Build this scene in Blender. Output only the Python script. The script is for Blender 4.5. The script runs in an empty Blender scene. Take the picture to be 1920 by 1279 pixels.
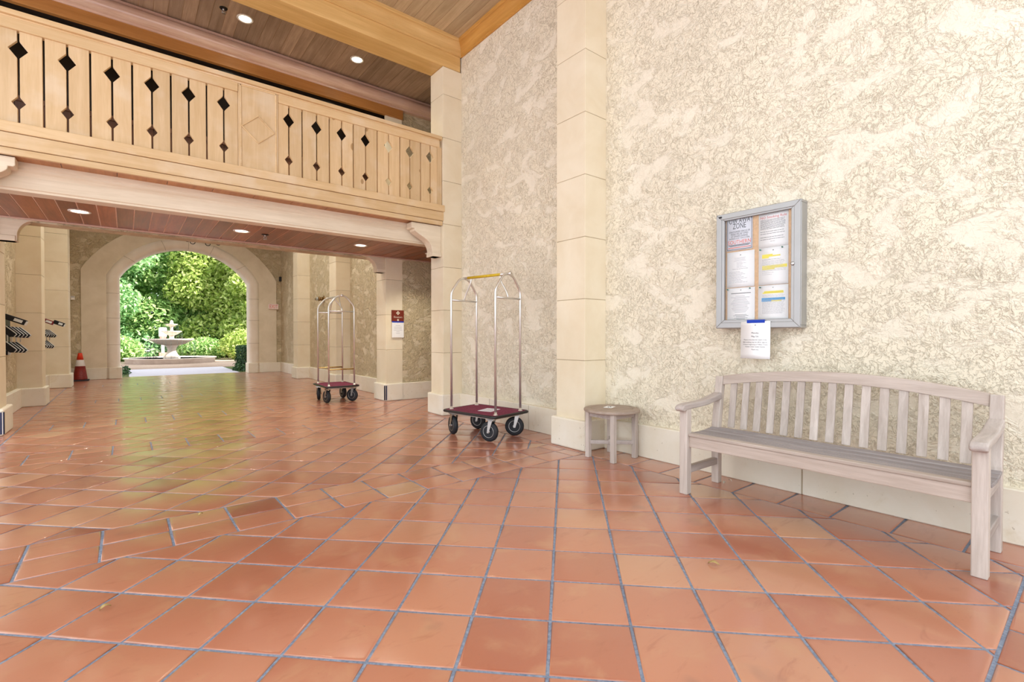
import bpy, bmesh, math, random
from mathutils import Matrix, Vector
random.seed(7)
R = math.radians
COL = bpy.context.scene.collection

# ------------------------------------------------------------------ materials
def lin(c):
    return tuple(((v / 255) / 12.92 if v / 255 <= 0.04045 else ((v / 255 + 0.055) / 1.055) ** 2.4) for v in c) + (1.0,)

class NT:
    def __init__(s, name):
        s.m = bpy.data.materials.new(name); s.m.use_nodes = True
        s.t = s.m.node_tree; s.t.nodes.clear()
        s.out = s.n('ShaderNodeOutputMaterial')
        s.b = s.n('ShaderNodeBsdfPrincipled')
        s.l(s.b.outputs[0], s.out.inputs[0])
    def n(s, typ, **kw):
        nd = s.t.nodes.new(typ)
        for k, v in kw.items(): setattr(nd, k, v)
        return nd
    def l(s, a, b): s.t.links.new(a, b)
    def val(s, inp, v):
        if isinstance(v, bpy.types.NodeSocket): s.l(v, inp)
        else: inp.default_value = v
    def math(s, op, a, b=0.0, c=None, clamp=False):
        nd = s.n('ShaderNodeMath', operation=op, use_clamp=clamp)
        s.val(nd.inputs[0], a); s.val(nd.inputs[1], b)
        if c is not None: s.val(nd.inputs[2], c)
        return nd.outputs[0]
    def mix(s, f, a, b, mode='MIX'):
        nd = s.n('ShaderNodeMix', data_type='RGBA', blend_type=mode)
        s.val(nd.inputs[0], f); s.val(nd.inputs[6], a); s.val(nd.inputs[7], b)
        return nd.outputs[2]
    def coord(s, scale=(1, 1, 1), off=None):
        tc = s.n('ShaderNodeTexCoord'); mp = s.n('ShaderNodeMapping')
        mp.inputs['Scale'].default_value = scale
        v = tc.outputs['Object']
        if off is not None:
            va = s.n('ShaderNodeVectorMath', operation='ADD'); s.l(v, va.inputs[0]); s.l(off, va.inputs[1]); v = va.outputs[0]
        s.l(v, mp.inputs[0]); return mp.outputs[0]
    def noise(s, vec, scale, detail=3, rough=0.5, dist=0.0):
        nd = s.n('ShaderNodeTexNoise'); s.l(vec, nd.inputs['Vector'])
        nd.inputs['Scale'].default_value = scale; nd.inputs['Detail'].default_value = detail
        nd.inputs['Roughness'].default_value = rough; nd.inputs['Distortion'].default_value = dist
        return nd.outputs[0]
    def ramp(s, f, stops, interp='LINEAR'):
        nd = s.n('ShaderNodeValToRGB'); s.l(f, nd.inputs[0]); cr = nd.color_ramp; cr.interpolation = interp
        while len(cr.elements) < len(stops): cr.elements.new(0.5)
        for e, (p, c) in zip(cr.elements, stops):
            e.position = p; e.color = c if len(c) == 4 else c + (1,)
        return nd.outputs[0]
    def smooth(s, f, lo, hi, a=0.0, b=1.0):
        nd = s.n('ShaderNodeMapRange', interpolation_type='SMOOTHSTEP')
        s.l(f, nd.inputs[0]); nd.inputs[1].default_value = lo; nd.inputs[2].default_value = hi
        nd.inputs[3].default_value = a; nd.inputs[4].default_value = b
        return nd.outputs[0]
    def bump(s, h, strength, dist, normal=None):
        nd = s.n('ShaderNodeBump'); nd.inputs['Strength'].default_value = strength; nd.inputs['Distance'].default_value = dist
        s.l(h, nd.inputs['Height'])
        if normal is not None: s.l(normal, nd.inputs['Normal'])
        return nd.outputs[0]
    def rnd(s):
        nd = s.n('ShaderNodeAttribute', attribute_name='rnd'); return nd.outputs['Fac']
    def done(s, color=None, rough=0.5, metal=0.0, normal=None, spec=0.5):
        b = s.b
        if color is not None: s.val(b.inputs['Base Color'], color)
        s.val(b.inputs['Roughness'], rough); s.val(b.inputs['Metallic'], metal)
        s.val(b.inputs['Specular IOR Level'], spec)
        if normal is not None: s.l(normal, b.inputs['Normal'])
        return s.m

def plain(name, rgb, rough=0.5, metal=0.0, spec=0.5, var=0.06, scale=8.0):
    k = NT(name); v = k.coord()
    n = k.noise(v, scale, 4)
    c = lin(rgb); d = tuple(x * (1 - var * 2) for x in c[:3]) + (1,)
    col = k.ramp(n, [(0.3, d), (0.7, c)])
    return k.done(col, rough, metal, None, spec)

def emit(name, rgb, strength):
    k = NT(name); k.b.inputs['Emission Color'].default_value = lin(rgb); k.b.inputs['Emission Strength'].default_value = strength
    return k.done(lin(rgb), 0.4)

def wood(name, dark, light, axis='x', rough=0.5, knots=False, vary=0.25, gscale=1.0, bump=0.15, coat=0.0, white=None):
    k = NT(name)
    r = k.rnd()
    cm = k.n('ShaderNodeCombineXYZ')
    for i, f in enumerate((13.7, 7.3, 23.1)): k.l(k.math('MULTIPLY', r, f), cm.inputs[i])
    sc = {'x': (0.07, 1, 1), 'y': (1, 0.07, 1), 'z': (1, 1, 0.07)}[axis]
    v = k.coord(sc, cm.outputs[0])
    n1 = k.noise(v, 14 * gscale, 5, 0.6, 0.9)
    n2 = k.noise(v, 90 * gscale, 3, 0.6, 0.2)
    n3 = k.noise(k.coord((1, 1, 1), cm.outputs[0]), 1.7, 3)
    f = k.math('ADD', k.math('MULTIPLY', n1, 0.55), k.math('ADD', k.math('MULTIPLY', n2, 0.2), k.math('MULTIPLY', n3, 0.25)))
    col = k.ramp(f, [(0.32, lin(dark)), (0.52, tuple((a + b) / 2 for a, b in zip(lin(dark), lin(light)))), (0.68, lin(light))])
    if white is not None:
        col = k.mix(k.smooth(k.noise(k.coord((1, 1, 1), cm.outputs[0]), 3.1, 4), 0.5, 0.75, 0, 0.55), col, lin(white))
    if knots:
        vo = k.n('ShaderNodeTexVoronoi'); sk = {'x': (0.5, 1, 1), 'y': (1, 0.5, 1), 'z': (1, 1, 0.6)}[axis]
        k.l(k.coord(sk, cm.outputs[0]), vo.inputs['Vector']); vo.inputs['Scale'].default_value = 4.6
        sel = k.n('ShaderNodeSeparateColor'); k.l(vo.outputs['Color'], sel.inputs[0])
        rad = k.math('MULTIPLY', k.math('GREATER_THAN', sel.outputs[0], 0.35), k.math('ADD', k.math('MULTIPLY', sel.outputs[1], 0.09), 0.05))
        kn = k.math('SUBTRACT', rad, vo.outputs['Distance'])
        kf = k.smooth(kn, -0.012, 0.02, 0, 0.75)
        col = k.mix(kf, col, lin((150, 112, 62)))
    bright = k.math('ADD', k.math('MULTIPLY', r, vary), 1 - vary / 2)
    hs = k.n('ShaderNodeHueSaturation'); k.l(bright, hs.inputs['Value']); k.l(col, hs.inputs['Color'])
    nb = k.bump(n2, bump, 0.004)
    m = k.done(hs.outputs[0], rough, 0, nb)
    if coat: k.b.inputs['Coat Weight'].default_value = coat; k.b.inputs['Coat Roughness'].default_value = 0.25
    return m

def stucco(name, base, pale, crevice, scale=1.0, strength=0.6, edge=0.6):
    k = NT(name); v = k.coord((1, 1, 1))
    vs = k.coord((1, 0.85, 1.3))
    patch = k.noise(vs, 3.6 * scale, 5, 0.62, 0.45)
    rough_zone = k.smooth(patch, 0.50, 0.60, 1.0, 0.14)
    a = k.noise(v, 12 * scale, 6, 0.66, 0.9)
    b = k.noise(v, 31 * scale, 4, 0.6, 0.7)
    pa = k.smooth(a, 0.455, 0.50)
    pb = k.smooth(b, 0.46, 0.52)
    h = k.math('ADD', k.math('MULTIPLY', pa, 0.7), k.math('MULTIPLY', pb, 0.45))
    h = k.math('MULTIPLY', h, rough_zone)
    h = k.math('ADD', h, k.math('MULTIPLY', k.noise(v, 150, 2), 0.08))
    nrm = k.bump(h, strength, 0.022)
    ea = k.smooth(k.math('ABSOLUTE', k.math('SUBTRACT', a, 0.462)), 0.0, 0.013, 1, 0)
    eb = k.smooth(k.math('ABSOLUTE', k.math('SUBTRACT', b, 0.468)), 0.0, 0.012, 0.6, 0)
    e = k.math('MULTIPLY', k.math('MAXIMUM', ea, eb), rough_zone)
    e = k.math('MULTIPLY', e, k.smooth(k.noise(v, 5.5, 3), 0.30, 0.55, edge * 0.3, edge))
    big = k.noise(v, 0.9, 4, 0.6)
    col = k.mix(k.smooth(patch, 0.49, 0.62), lin(base), lin(pale))
    col = k.mix(k.smooth(big, 0.50, 0.74, 0, 0.35), col, lin(tuple(int(x * 0.93) for x in base)))
    col = k.mix(e, col, lin(crevice))  # crevice dirt plus painted-in shade along the trowel edges
    return k.done(col, 0.85, 0, nrm, 0.25)

def stone(name, c1, c2, stain=None, sc=1.0, bump=0.12, cont=1.0):
    k = NT(name); v = k.coord()
    n = k.noise(v, 2.2 * sc, 5, 0.6, 0.4)
    col = k.ramp(n, [(0.35, lin(c1)), (0.68, lin(c2))])
    r = k.rnd()
    hs = k.n('ShaderNodeHueSaturation'); k.l(k.math('ADD', k.math('MULTIPLY', r, 0.07), 0.965), hs.inputs['Value']); k.l(col, hs.inputs['Color'])
    col = hs.outputs[0]
    if stain is not None:
        s = k.noise(v, 3.3, 6, 0.65, 1.0)
        col = k.mix(k.smooth(s, 0.55, 0.78, 0, 0.55), col, lin(stain))
        pit = k.noise(v, 38, 2, 0.5)
        col = k.mix(k.smooth(pit, 0.70, 0.74, 0, 0.5), col, lin((150, 135, 105)))
    fine = k.noise(v, 120, 3, 0.6)
    return k.done(col, 0.75, 0, k.bump(fine, bump, 0.004), 0.3)

M = {}
M['stucco'] = stucco('cream trowelled stucco', (231, 222, 198), (233, 225, 204), (158, 138, 98))
M['stucco_far'] = stucco('tan rear stucco', (212, 196, 160), (218, 204, 174), (128, 108, 70), 1.15, 0.8, 0.6)  # stucco again, with the rear's brownish light put into its colour
M['stone'] = stone('cast stone', (222, 208, 178), (230, 219, 193))
M['joint'] = stone('stone joint mortar', (150, 135, 108), (176, 160, 132))
M['plinth'] = stone('painted plinth', (224, 215, 194), (232, 226, 210), (206, 190, 154))
M['arch_stone'] = stone('arch stone', (212, 199, 172), (226, 214, 190))
M['arch_trim'] = stone('arch moulding stone', (226, 214, 194), (236, 227, 212))
M['pale_wood_x'] = wood('pale pine along x', (198, 164, 114), (222, 194, 150), 'x', 0.5, vary=0.12, white=(222, 202, 172))
M['pale_wood_z'] = wood('pale knotty pine boards', (196, 164, 116), (222, 194, 152), 'z', 0.5, True, 0.2, white=(222, 204, 176))
M['white_wood'] = wood('limewashed wood', (208, 192, 164), (234, 222, 198), 'x', 0.5, vary=0.08)
M['amber_x'] = wood('amber stained beam', (194, 152, 86), (224, 188, 126), 'x', 0.42, vary=0.1, gscale=0.8)
M['amber_y'] = wood('amber stained crown', (180, 128, 56), (210, 160, 84), 'y', 0.42, vary=0.1, gscale=0.8)
M['brown_x'] = wood('brown stained fascia', (156, 100, 44), (190, 132, 70), 'x', 0.42, vary=0.12)
M['dark_wood'] = wood('dark stained panelling', (58, 32, 16), (92, 54, 28), 'z', 0.5, vary=0.15)
M['sheen_x'] = wood('varnished half round with painted sheen', (190, 152, 132), (228, 198, 178), 'x', 0.22, vary=0.15, coat=0.5)  # pinkish glossy highlight put into the wood colour
M['plank_low'] = wood('reddish soffit planks', (106, 56, 30), (172, 104, 64), 'y', 0.36, vary=0.5, coat=0.08)
M['plank_eave'] = wood('amber eave planks', (160, 104, 58), (204, 146, 92), 'y', 0.45, vary=0.2)
M['plank_up'] = wood('walnut ceiling planks', (136, 112, 92), (186, 160, 136), 'y', 0.45, vary=0.35)
M['plank_hall'] = wood('weathered ceiling planks', (160, 138, 104), (200, 180, 146), 'y', 0.5, vary=0.2)
M['seam'] = plain('pale plank seam', (240, 214, 194), 0.5)
M['seam_up'] = plain('tan plank seam', (178, 142, 104), 0.5)
M['bench_wood'] = wood('weathered teak', (160, 146, 134), (208, 197, 187), 'z', 0.65, vary=0.22, gscale=1.3, bump=0.3)
M['bench_wood_y'] = wood('weathered teak rails', (160, 143, 129), (204, 190, 178), 'y', 0.65, vary=0.2, gscale=1.3, bump=0.3)
M['bench_wood_x'] = wood('grey weathered teak arms', (150, 136, 128), (196, 186, 178), 'x', 0.65, vary=0.2, gscale=1.3, bump=0.3)
M['seat_grey'] = wood('grey seat slats', (120, 112, 110), (166, 158, 156), 'y', 0.65, vary=0.2, gscale=1.3, bump=0.3)
M['table_top'] = wood('grey brown table top', (136, 118, 104), (178, 160, 144), 'x', 0.65, vary=0.15, gscale=1.3, bump=0.3)
M['dark_void'] = plain('unlit upper opening', (10, 7, 6), 0.18, 0, 0.35, 0.02)  # flat black stands in for the unlit space behind the opening
M['chrome'] = plain('brushed steel tube', (228, 226, 220), 0.34, 0.85, 0.5, 0.02)
M['brass'] = plain('worn brass tube', (214, 186, 120), 0.25, 1.0, 0.5, 0.04)
M['zinc'] = plain('zinc caster metal', (190, 188, 184), 0.35, 1.0, 0.5, 0.06)
M['rubber'] = plain('black rubber', (34, 36, 40), 0.6, 0, 0.4, 0.1)
M['bumper'] = plain('black bumper strip', (26, 24, 24), 0.4, 0, 0.5, 0.05)
M['aluminium'] = plain('satin aluminium', (170, 170, 168), 0.42, 0.6, 0.5, 0.03)
M['cork'] = plain('cork board', (222, 184, 140), 0.85, 0, 0.2, 0.1, 60)
M['paper'] = plain('white paper', (240, 240, 238), 0.7, 0, 0.3, 0.01)
M['paper_grey'] = plain('grey printed sign', (222, 224, 230), 0.6, 0, 0.3, 0.02)
M['ink'] = plain('dark grey ink', (62, 62, 64), 0.7, 0, 0.2, 0.02)
M['ink_soft'] = plain('pale grey print', (186, 186, 188), 0.7, 0, 0.2, 0.02)
M['red_ink'] = plain('pinkish red ink', (206, 92, 92), 0.7, 0, 0.2, 0.02)
M['orange_ink'] = plain('orange red ink', (226, 106, 74), 0.7, 0, 0.2, 0.02)
M['yellow_ink'] = plain('yellow highlighter', (236, 222, 82), 0.7, 0, 0.2, 0.02)
M['blue_ink'] = plain('blue highlighter', (66, 152, 206), 0.7, 0, 0.2, 0.02)
M['blue_tape'] = plain('blue tape', (22, 62, 176), 0.6, 0, 0.3, 0.03)
M['yellow_tape'] = plain('yellow tape', (206, 172, 40), 0.5, 0, 0.3, 0.1, 40)
M['maroon'] = plain('maroon sign face', (120, 44, 26), 0.5, 0, 0.4, 0.06)
M['sign_cream'] = plain('cream sign lettering', (236, 226, 204), 0.6)
M['green_pin'] = plain('green push pin', (20, 116, 92), 0.35)
M['exit_face'] = plain('pale exit sign face', (248, 228, 220), 0.4)
M['exit_red'] = plain('exit sign lettering', (222, 112, 98), 0.4)
M['cone_red'] = plain('orange red cone plastic', (226, 62, 28), 0.45, 0, 0.4, 0.05)
M['cone_dark'] = plain('scuffed dark red cone', (138, 34, 24), 0.5, 0, 0.4, 0.22, 30)
M['cone_white'] = plain('white reflective collar', (232, 226, 220), 0.4)
M['cone_base'] = plain('black cone base', (40, 40, 48), 0.6)
M['rack_black'] = plain('black rack plastic', (16, 16, 18), 0.5, 0, 0.3, 0.05)
M['rack_white'] = plain('white rack edge', (226, 232, 230), 0.35)
M['rack_red'] = plain('dark red rack cover', (120, 20, 26), 0.4)
M['guard'] = plain('dark steel guard strip', (62, 66, 92), 0.35, 0.5)
M['iron'] = plain('black wrought iron', (28, 25, 22), 0.5, 0.4)
M['bronze'] = plain('aged brass fitting', (150, 120, 78), 0.4, 0.8)
M['trim_white'] = plain('white lamp trim', (240, 234, 222), 0.4)
M['lamp'] = emit('lamp lens', (255, 244, 214), 9.0)
M['bulb'] = emit('chandelier bulb', (255, 224, 176), 1.2)
M['leaf_dry'] = plain('dry leaf', (196, 170, 110), 0.7, 0, 0.3, 0.15, 60)
M['debris'] = plain('pale scrap', (206, 196, 180), 0.7)
M['fountain'] = stone('fountain stone', (206, 188, 176), (226, 212, 200), (176, 158, 140))
M['gravel'] = None
M['post_white'] = plain('white painted box', (250, 246, 242), 0.5)
M['post_pink'] = plain('faded red band', (232, 150, 138), 0.5)
M['bark'] = plain('tree bark', (104, 86, 64), 0.85, 0, 0.2, 0.25, 12)

def m_carpet():
    k = NT('maroon cart carpet'); v = k.coord()
    n = k.noise(v, 160, 3, 0.7); n2 = k.noise(v, 7, 3)
    col = k.ramp(n, [(0.35, lin((92, 34, 54))), (0.62, lin((142, 72, 92)))])
    col = k.mix(k.smooth(n2, 0.55, 0.7, 0, 0.25), col, lin((170, 120, 130)))
    return k.done(col, 0.95, 0, k.bump(n, 0.5, 0.004), 0.1)
M['carpet'] = m_carpet()

def m_tile():
    k = NT('terracotta tiles'); r = k.rnd()
    cm = k.n('ShaderNodeCombineXYZ')
    for i, f in enumerate((31.0, 17.0, 5.0)): k.l(k.math('MULTIPLY', r, f), cm.inputs[i])
    base = k.ramp(r, [(0.0, lin((146, 82, 60))), (0.15, lin((164, 97, 72))), (0.45, lin((176, 111, 84))), (0.75, lin((183, 121, 92))), (0.9, lin((187, 134, 102))), (1.0, lin((184, 140, 106)))])
    cloud = k.noise(k.coord((1, 1, 1), cm.outputs[0]), 4.5, 4, 0.55, 0.5)
    streak = k.noise(k.coord((3.0, 9.0, 1), cm.outputs[0]), 1.6, 4, 0.6, 0.8)
    col = k.mix(k.smooth(cloud, 0.5, 0.75, 0, 0.55), base, lin((188, 140, 104)))
    col = k.mix(k.smooth(streak, 0.55, 0.78, 0, 0.45), col, lin((148, 80, 56)))
    spot = k.noise(k.coord((1, 1, 1), cm.outputs[0]), 3.0, 3, 0.5)
    col = k.mix(k.smooth(spot, 0.66, 0.76, 0, 0.4), col, lin((132, 96, 82)))
    fleck = k.noise(k.coord(), 55, 3, 0.6)
    col = k.mix(k.smooth(fleck, 0.68, 0.74, 0, 0.35), col, lin((122, 86, 68)))
    n = k.noise(k.coord((1, 1, 1), cm.outputs[0]), 9, 4, 0.55)
    rough = k.math('ADD', k.math('MULTIPLY', cloud, 0.16), 0.26)
    k.b.inputs['Coat Weight'].default_value = 0.95; k.b.inputs['Coat Roughness'].default_value = 0.18
    return k.done(col, rough, 0, k.bump(n, 0.10, 0.010), 0.5)
M['tile'] = m_tile()
def m_grout():
    k = NT('blue grey grout'); n = k.noise(k.coord(), 60, 4, 0.7); n2 = k.noise(k.coord(), 1.3, 3)
    col = k.ramp(n, [(0.3, lin((98, 108, 126))), (0.7, lin((148, 158, 174)))])
    col = k.mix(k.smooth(n2, 0.5, 0.7, 0, 0.35), col, lin((92, 88, 92)))
    return k.done(col, 0.85, 0, k.bump(n, 0.4, 0.004), 0.2)
M['grout'] = m_grout()
def m_ground(name, a, b, sc, bump=0.3):
    k = NT(name); n = k.noise(k.coord(), sc, 5, 0.7); n2 = k.noise(k.coord(), 0.7, 3)
    col = k.ramp(k.math('ADD', k.math('MULTIPLY', n, 0.7), k.math('MULTIPLY', n2, 0.3)), [(0.35, lin(a)), (0.65, lin(b))])
    return k.done(col, 0.9, 0, k.bump(n, bump, 0.02), 0.2)
M['gravel'] = m_ground('pinkish gravel', (150, 126, 110), (196, 174, 158), 28)
M['concrete'] = m_ground('pale concrete', (184, 178, 188), (198, 192, 202), 9, 0.05)
M['lawn'] = m_ground('leafy ground', (44, 58, 30), (108, 116, 66), 14)
M['water'] = None
def m_glass(name, tint=(1, 1, 1, 1), refl=0.5):
    k = NT(name); k.t.nodes.remove(k.b)
    tr = k.n('ShaderNodeBsdfTransparent'); tr.inputs[0].default_value = tint
    gl = k.n('ShaderNodeBsdfGlossy'); gl.inputs['Roughness'].default_value = 0.03
    fr = k.n('ShaderNodeFresnel'); fr.inputs[0].default_value = 1.45
    mx = k.n('ShaderNodeMixShader'); k.l(k.math('MULTIPLY', fr.outputs[0], refl), mx.inputs[0]); k.l(tr.outputs[0], mx.inputs[1]); k.l(gl.outputs[0], mx.inputs[2])
    k.l(mx.outputs[0], k.out.inputs[0]); return k.m
M['pane'] = m_glass('board glass')
M['stream'] = m_glass('falling water', (0.86, 0.92, 0.92, 1), 1.6)
def m_water():
    k = NT('basin water'); n = k.noise(k.coord(), 14, 3)
    return k.done(lin((52, 70, 66)), 0.08, 0, k.bump(n, 0.4, 0.02), 0.6)
M['water'] = m_water()
def m_leaf(name, c1, c2, c3, trans=0.45):
    k = NT(name); r = k.rnd()
    big = k.noise(k.coord(), 0.8, 3)
    f = k.math('ADD', k.math('MULTIPLY', r, 0.7), k.math('MULTIPLY', big, 0.3))
    col = k.ramp(f, [(0.1, lin(c1)), (0.5, lin(c2)), (0.9, lin(c3))])
    k.l(col, k.b.inputs['Base Color']); k.b.inputs['Roughness'].default_value = 0.5; k.b.inputs['Specular IOR Level'].default_value = 0.35
    tl = k.n('ShaderNodeBsdfTranslucent'); k.l(col, tl.inputs[0])
    mx = k.n('ShaderNodeMixShader'); mx.inputs[0].default_value = trans
    k.l(k.b.outputs[0], mx.inputs[1]); k.l(tl.outputs[0], mx.inputs[2]); k.l(mx.outputs[0], k.out.inputs[0])
    return k.m
M['leaf_green'] = m_leaf('mid green leaves', (92, 136, 72), (164, 202, 124), (226, 240, 176))
M['leaf_blue'] = m_leaf('shade toned green leaves', (88, 138, 88), (154, 200, 140), (216, 238, 186))  # teal cast of the shaded trees put into the leaf colour
M['leaf_yellow'] = m_leaf('sun toned yellow leaves', (116, 146, 64), (184, 204, 108), (232, 238, 168))  # yellow cast of sunlit foliage put into the leaf colour
M['leaf_dark'] = m_leaf('dark hedge leaves', (28, 52, 30), (52, 86, 48), (96, 128, 82), 0.25)

# ------------------------------------------------------------------ mesh building
class MB:
    def __init__(s, mat=None):
        s.v = []; s.f = []; s.r = []; s.mi = []; s.sm = []; s.M = mat or Matrix(); s.cur = None; s.m = 0; s.smooth = False
    def add(s, vs, fs, rnd=None, smooth=None):
        o = len(s.v); s.v += [s.M @ Vector(p) for p in vs]
        rr = random.random() if rnd is None else rnd
        for f in fs:
            s.f.append([i + o for i in f]); s.r.append(rr); s.mi.append(s.m); s.sm.append(s.smooth if smooth is None else smooth)
    def box(s, x0, y0, z0, x1, y1, z1, rnd=None):
        if x0 > x1: x0, x1 = x1, x0
        if y0 > y1: y0, y1 = y1, y0
        if z0 > z1: z0, z1 = z1, z0
        s.add([(x0, y0, z0), (x1, y0, z0), (x1, y1, z0), (x0, y1, z0), (x0, y0, z1), (x1, y0, z1), (x1, y1, z1), (x0, y1, z1)],
              [(0, 3, 2, 1), (4, 5, 6, 7), (0, 1, 5, 4), (1, 2, 6, 5), (2, 3, 7, 6), (3, 0, 4, 7)], rnd)
    def prism(s, poly, axis, a0, a1, rnd=None, smooth=False):
        n = len(poly)
        mk = {'x': lambda p, a: (a, p[0], p[1]), 'y': lambda p, a: (p[0], a, p[1]), 'z': lambda p, a: (p[0], p[1], a)}[axis]
        vs = [mk(p, a0) for p in poly] + [mk(p, a1) for p in poly]
        rr = random.random() if rnd is None else rnd
        s.add(vs, [tuple(range(n))[::-1], tuple(range(n, 2 * n))], rr, False)
        o = len(s.v) - 2 * n
        for i in range(n):
            j = (i + 1) % n
            s.f.append([o + i, o + j, o + n + j, o + n + i]); s.r.append(rr); s.mi.append(s.m); s.sm.append(smooth)
    def tube(s, path, r, n=10, closed=False, caps=True, rads=None):
        pts = [Vector(p) for p in path]; N = len(pts); rings = []
        up = Vector((0.123, 0.345, 0.931)); prev = None
        for i, p in enumerate(pts):
            if closed: t = (pts[(i + 1) % N] - pts[i - 1])
            elif i == 0: t = pts[1] - p
            elif i == N - 1: t = p - pts[i - 1]
            else: t = (pts[i + 1] - p).normalized() + (p - pts[i - 1]).normalized()
            t.normalize()
            if prev is None:
                a = t.cross(up)
                if a.length < 1e-3: a = t.cross(Vector((1, 0, 0)))
                a.normalize()
            else:
                a = prev - t * prev.dot(t); a.normalize()
            prev = a; b = t.cross(a)
            rr = rads[i] if rads else r
            rings.append([p + (a * math.cos(2 * math.pi * k / n) + b * math.sin(2 * math.pi * k / n)) * rr for k in range(n)])
        vs = [q for ring in rings for q in ring]; fs = []
        M_ = N if closed else N - 1
        for i in range(M_):
            i2 = (i + 1) % N
            for k in range(n):
                k2 = (k + 1) % n
                fs.append((i * n + k, i * n + k2, i2 * n + k2, i2 * n + k))
        rr = random.random()
        s.add(vs, fs, rr, True)
        if caps and not closed:
            o = len(s.v) - len(vs)
            for ring in (list(range(n))[::-1], list(range((N - 1) * n, N * n))):
                s.f.append([o + q for q in ring]); s.r.append(rr); s.mi.append(s.m); s.sm.append(False)
    def lathe(s, prof, cx=0, cy=0, n=24, axis='z', c3=0.0, smooth=True):
        vs = []; fs = []
        for (r, z) in prof:
            for k in range(n):
                a = 2 * math.pi * k / n; u, w = r * math.cos(a), r * math.sin(a)
                if axis == 'z': vs.append((cx + u, cy + w, z))
                elif axis == 'x': vs.append((cx + z, cy + u, c3 + w))
                else: vs.append((cx + u, cy + z, c3 + w))
        P = len(prof)
        for i in range(P - 1):
            for k in range(n):
                k2 = (k + 1) % n; fs.append((i * n + k, i * n + k2, (i + 1) * n + k2, (i + 1) * n + k))
        rr = random.random(); s.add(vs, fs, rr, smooth); o = len(s.v) - len(vs)
        for base, pr, rev in ((0, prof[0], True), ((P - 1) * n, prof[-1], False)):
            if pr[0] > 1e-4:
                ring = [o + base + k for k in range(n)]
                s.f.append(ring[::-1] if rev else ring); s.r.append(rr); s.mi.append(s.m); s.sm.append(False)
    def build(s, name, mats, parent=None, bevel=0.0, seg=2, fix=True, **props):
        me = bpy.data.meshes.new(name)
        me.from_pydata([tuple(v) for v in s.v], [], s.f)
        if not isinstance(mats, (list, tuple)): mats = [mats]
        for m in mats: me.materials.append(m)
        me.polygons.foreach_set('material_index', s.mi); me.polygons.foreach_set('use_smooth', s.sm)
        at = me.attributes.new('rnd', 'FLOAT', 'FACE'); at.data.foreach_set('value', s.r)
        if fix:
            bm = bmesh.new(); bm.from_mesh(me); bmesh.ops.recalc_face_normals(bm, faces=bm.faces); bm.to_mesh(me); bm.free()
        me.update()
        o = bpy.data.objects.new(name, me); COL.objects.link(o)
        if parent: o.parent = parent
        if bevel:
            b = o.modifiers.new('edge', 'BEVEL'); b.width = bevel; b.segments = seg; b.limit_method = 'ANGLE'; b.angle_limit = R(40)
        for k_, v_ in props.items(): o[k_] = v_
        return o

def tag(o, label, cat, group=None, kind=None):
    o['label'] = label; o['category'] = cat
    if group: o['group'] = group
    if kind: o['kind'] = kind
    return o
def thing(name, label, cat, loc=(0, 0, 0), rz=0, group=None):
    o = bpy.data.objects.new(name, None); COL.objects.link(o); o.location = loc; o.rotation_euler = (0, 0, rz)
    o.empty_display_size = 0.1
    return tag(o, label, cat, group)
def struct(o): o['kind'] = 'structure'; return o
def dup(root, loc, rz=0, label=None):
    r = root.copy(); COL.objects.link(r); r.location = loc; r.rotation_euler = (0, 0, rz)
    if label: r['label'] = label
    for ch in list(root.children):
        c = ch.copy(); COL.objects.link(c); c.parent = r
        for g in list(ch.children):
            d = g.copy(); COL.objects.link(d); d.parent = c
    return r

def text_mb(mb, body, size, org, right, up, depth=0.0006, align='CENTER', squeeze=1.0):
    cu = bpy.data.curves.new('t', 'FONT'); cu.body = body; cu.size = size; cu.align_x = align; cu.align_y = 'CENTER'; cu.resolution_u = 2
    ob = bpy.data.objects.new('t', cu); COL.objects.link(ob)
    dg = bpy.context.evaluated_depsgraph_get(); me = bpy.data.meshes.new_from_object(ob.evaluated_get(dg))
    right = Vector(right); up = Vector(up); nrm = right.cross(up); org = Vector(org)
    vs = [org + right * v.co.x * squeeze + up * v.co.y + nrm * depth for v in me.vertices]
    mb.add(vs, [tuple(p.vertices) for p in me.polygons], 0.5, False)
    bpy.data.objects.remove(ob); bpy.data.curves.remove(cu); bpy.data.meshes.remove(me)

# ------------------------------------------------------------------ floor
XW = 3.83          # right stucco plane
PITCH = 0.3163; GR = 0.0063
def clip(poly, a, b, c):     # keep a*x+b*y<=c
    out = []
    for i in range(len(poly)):
        p, q = poly[i], poly[(i + 1) % len(poly)]
        dp, dq = a * p[0] + b * p[1] - c, a * q[0] + b * q[1] - c
        if dp <= 0: out.append(p)
        if (dp < 0 < dq) or (dq < 0 < dp):
            t = dp / (dp - dq); out.append((p[0] + (q[0] - p[0]) * t, p[1] + (q[1] - p[1]) * t))
    return out
def inset(poly, d):
    n = len(poly); area = sum(poly[i][0] * poly[(i + 1) % n][1] - poly[(i + 1) % n][0] * poly[i][1] for i in range(n))
    if area < 0: poly = poly[::-1]
    res = list(poly)
    for i in range(n):
        p, q = poly[i], poly[(i + 1) % n]; ex, ey = q[0] - p[0], q[1] - p[1]; L = math.hypot(ex, ey)
        if L < 1e-6: continue
        nx, ny = ey / L, -ex / L
        res = clip(res, nx, ny, nx * p[0] + ny * p[1] - d)
        if len(res) < 3: return []
    return res
FLOOR = MB()
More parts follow.
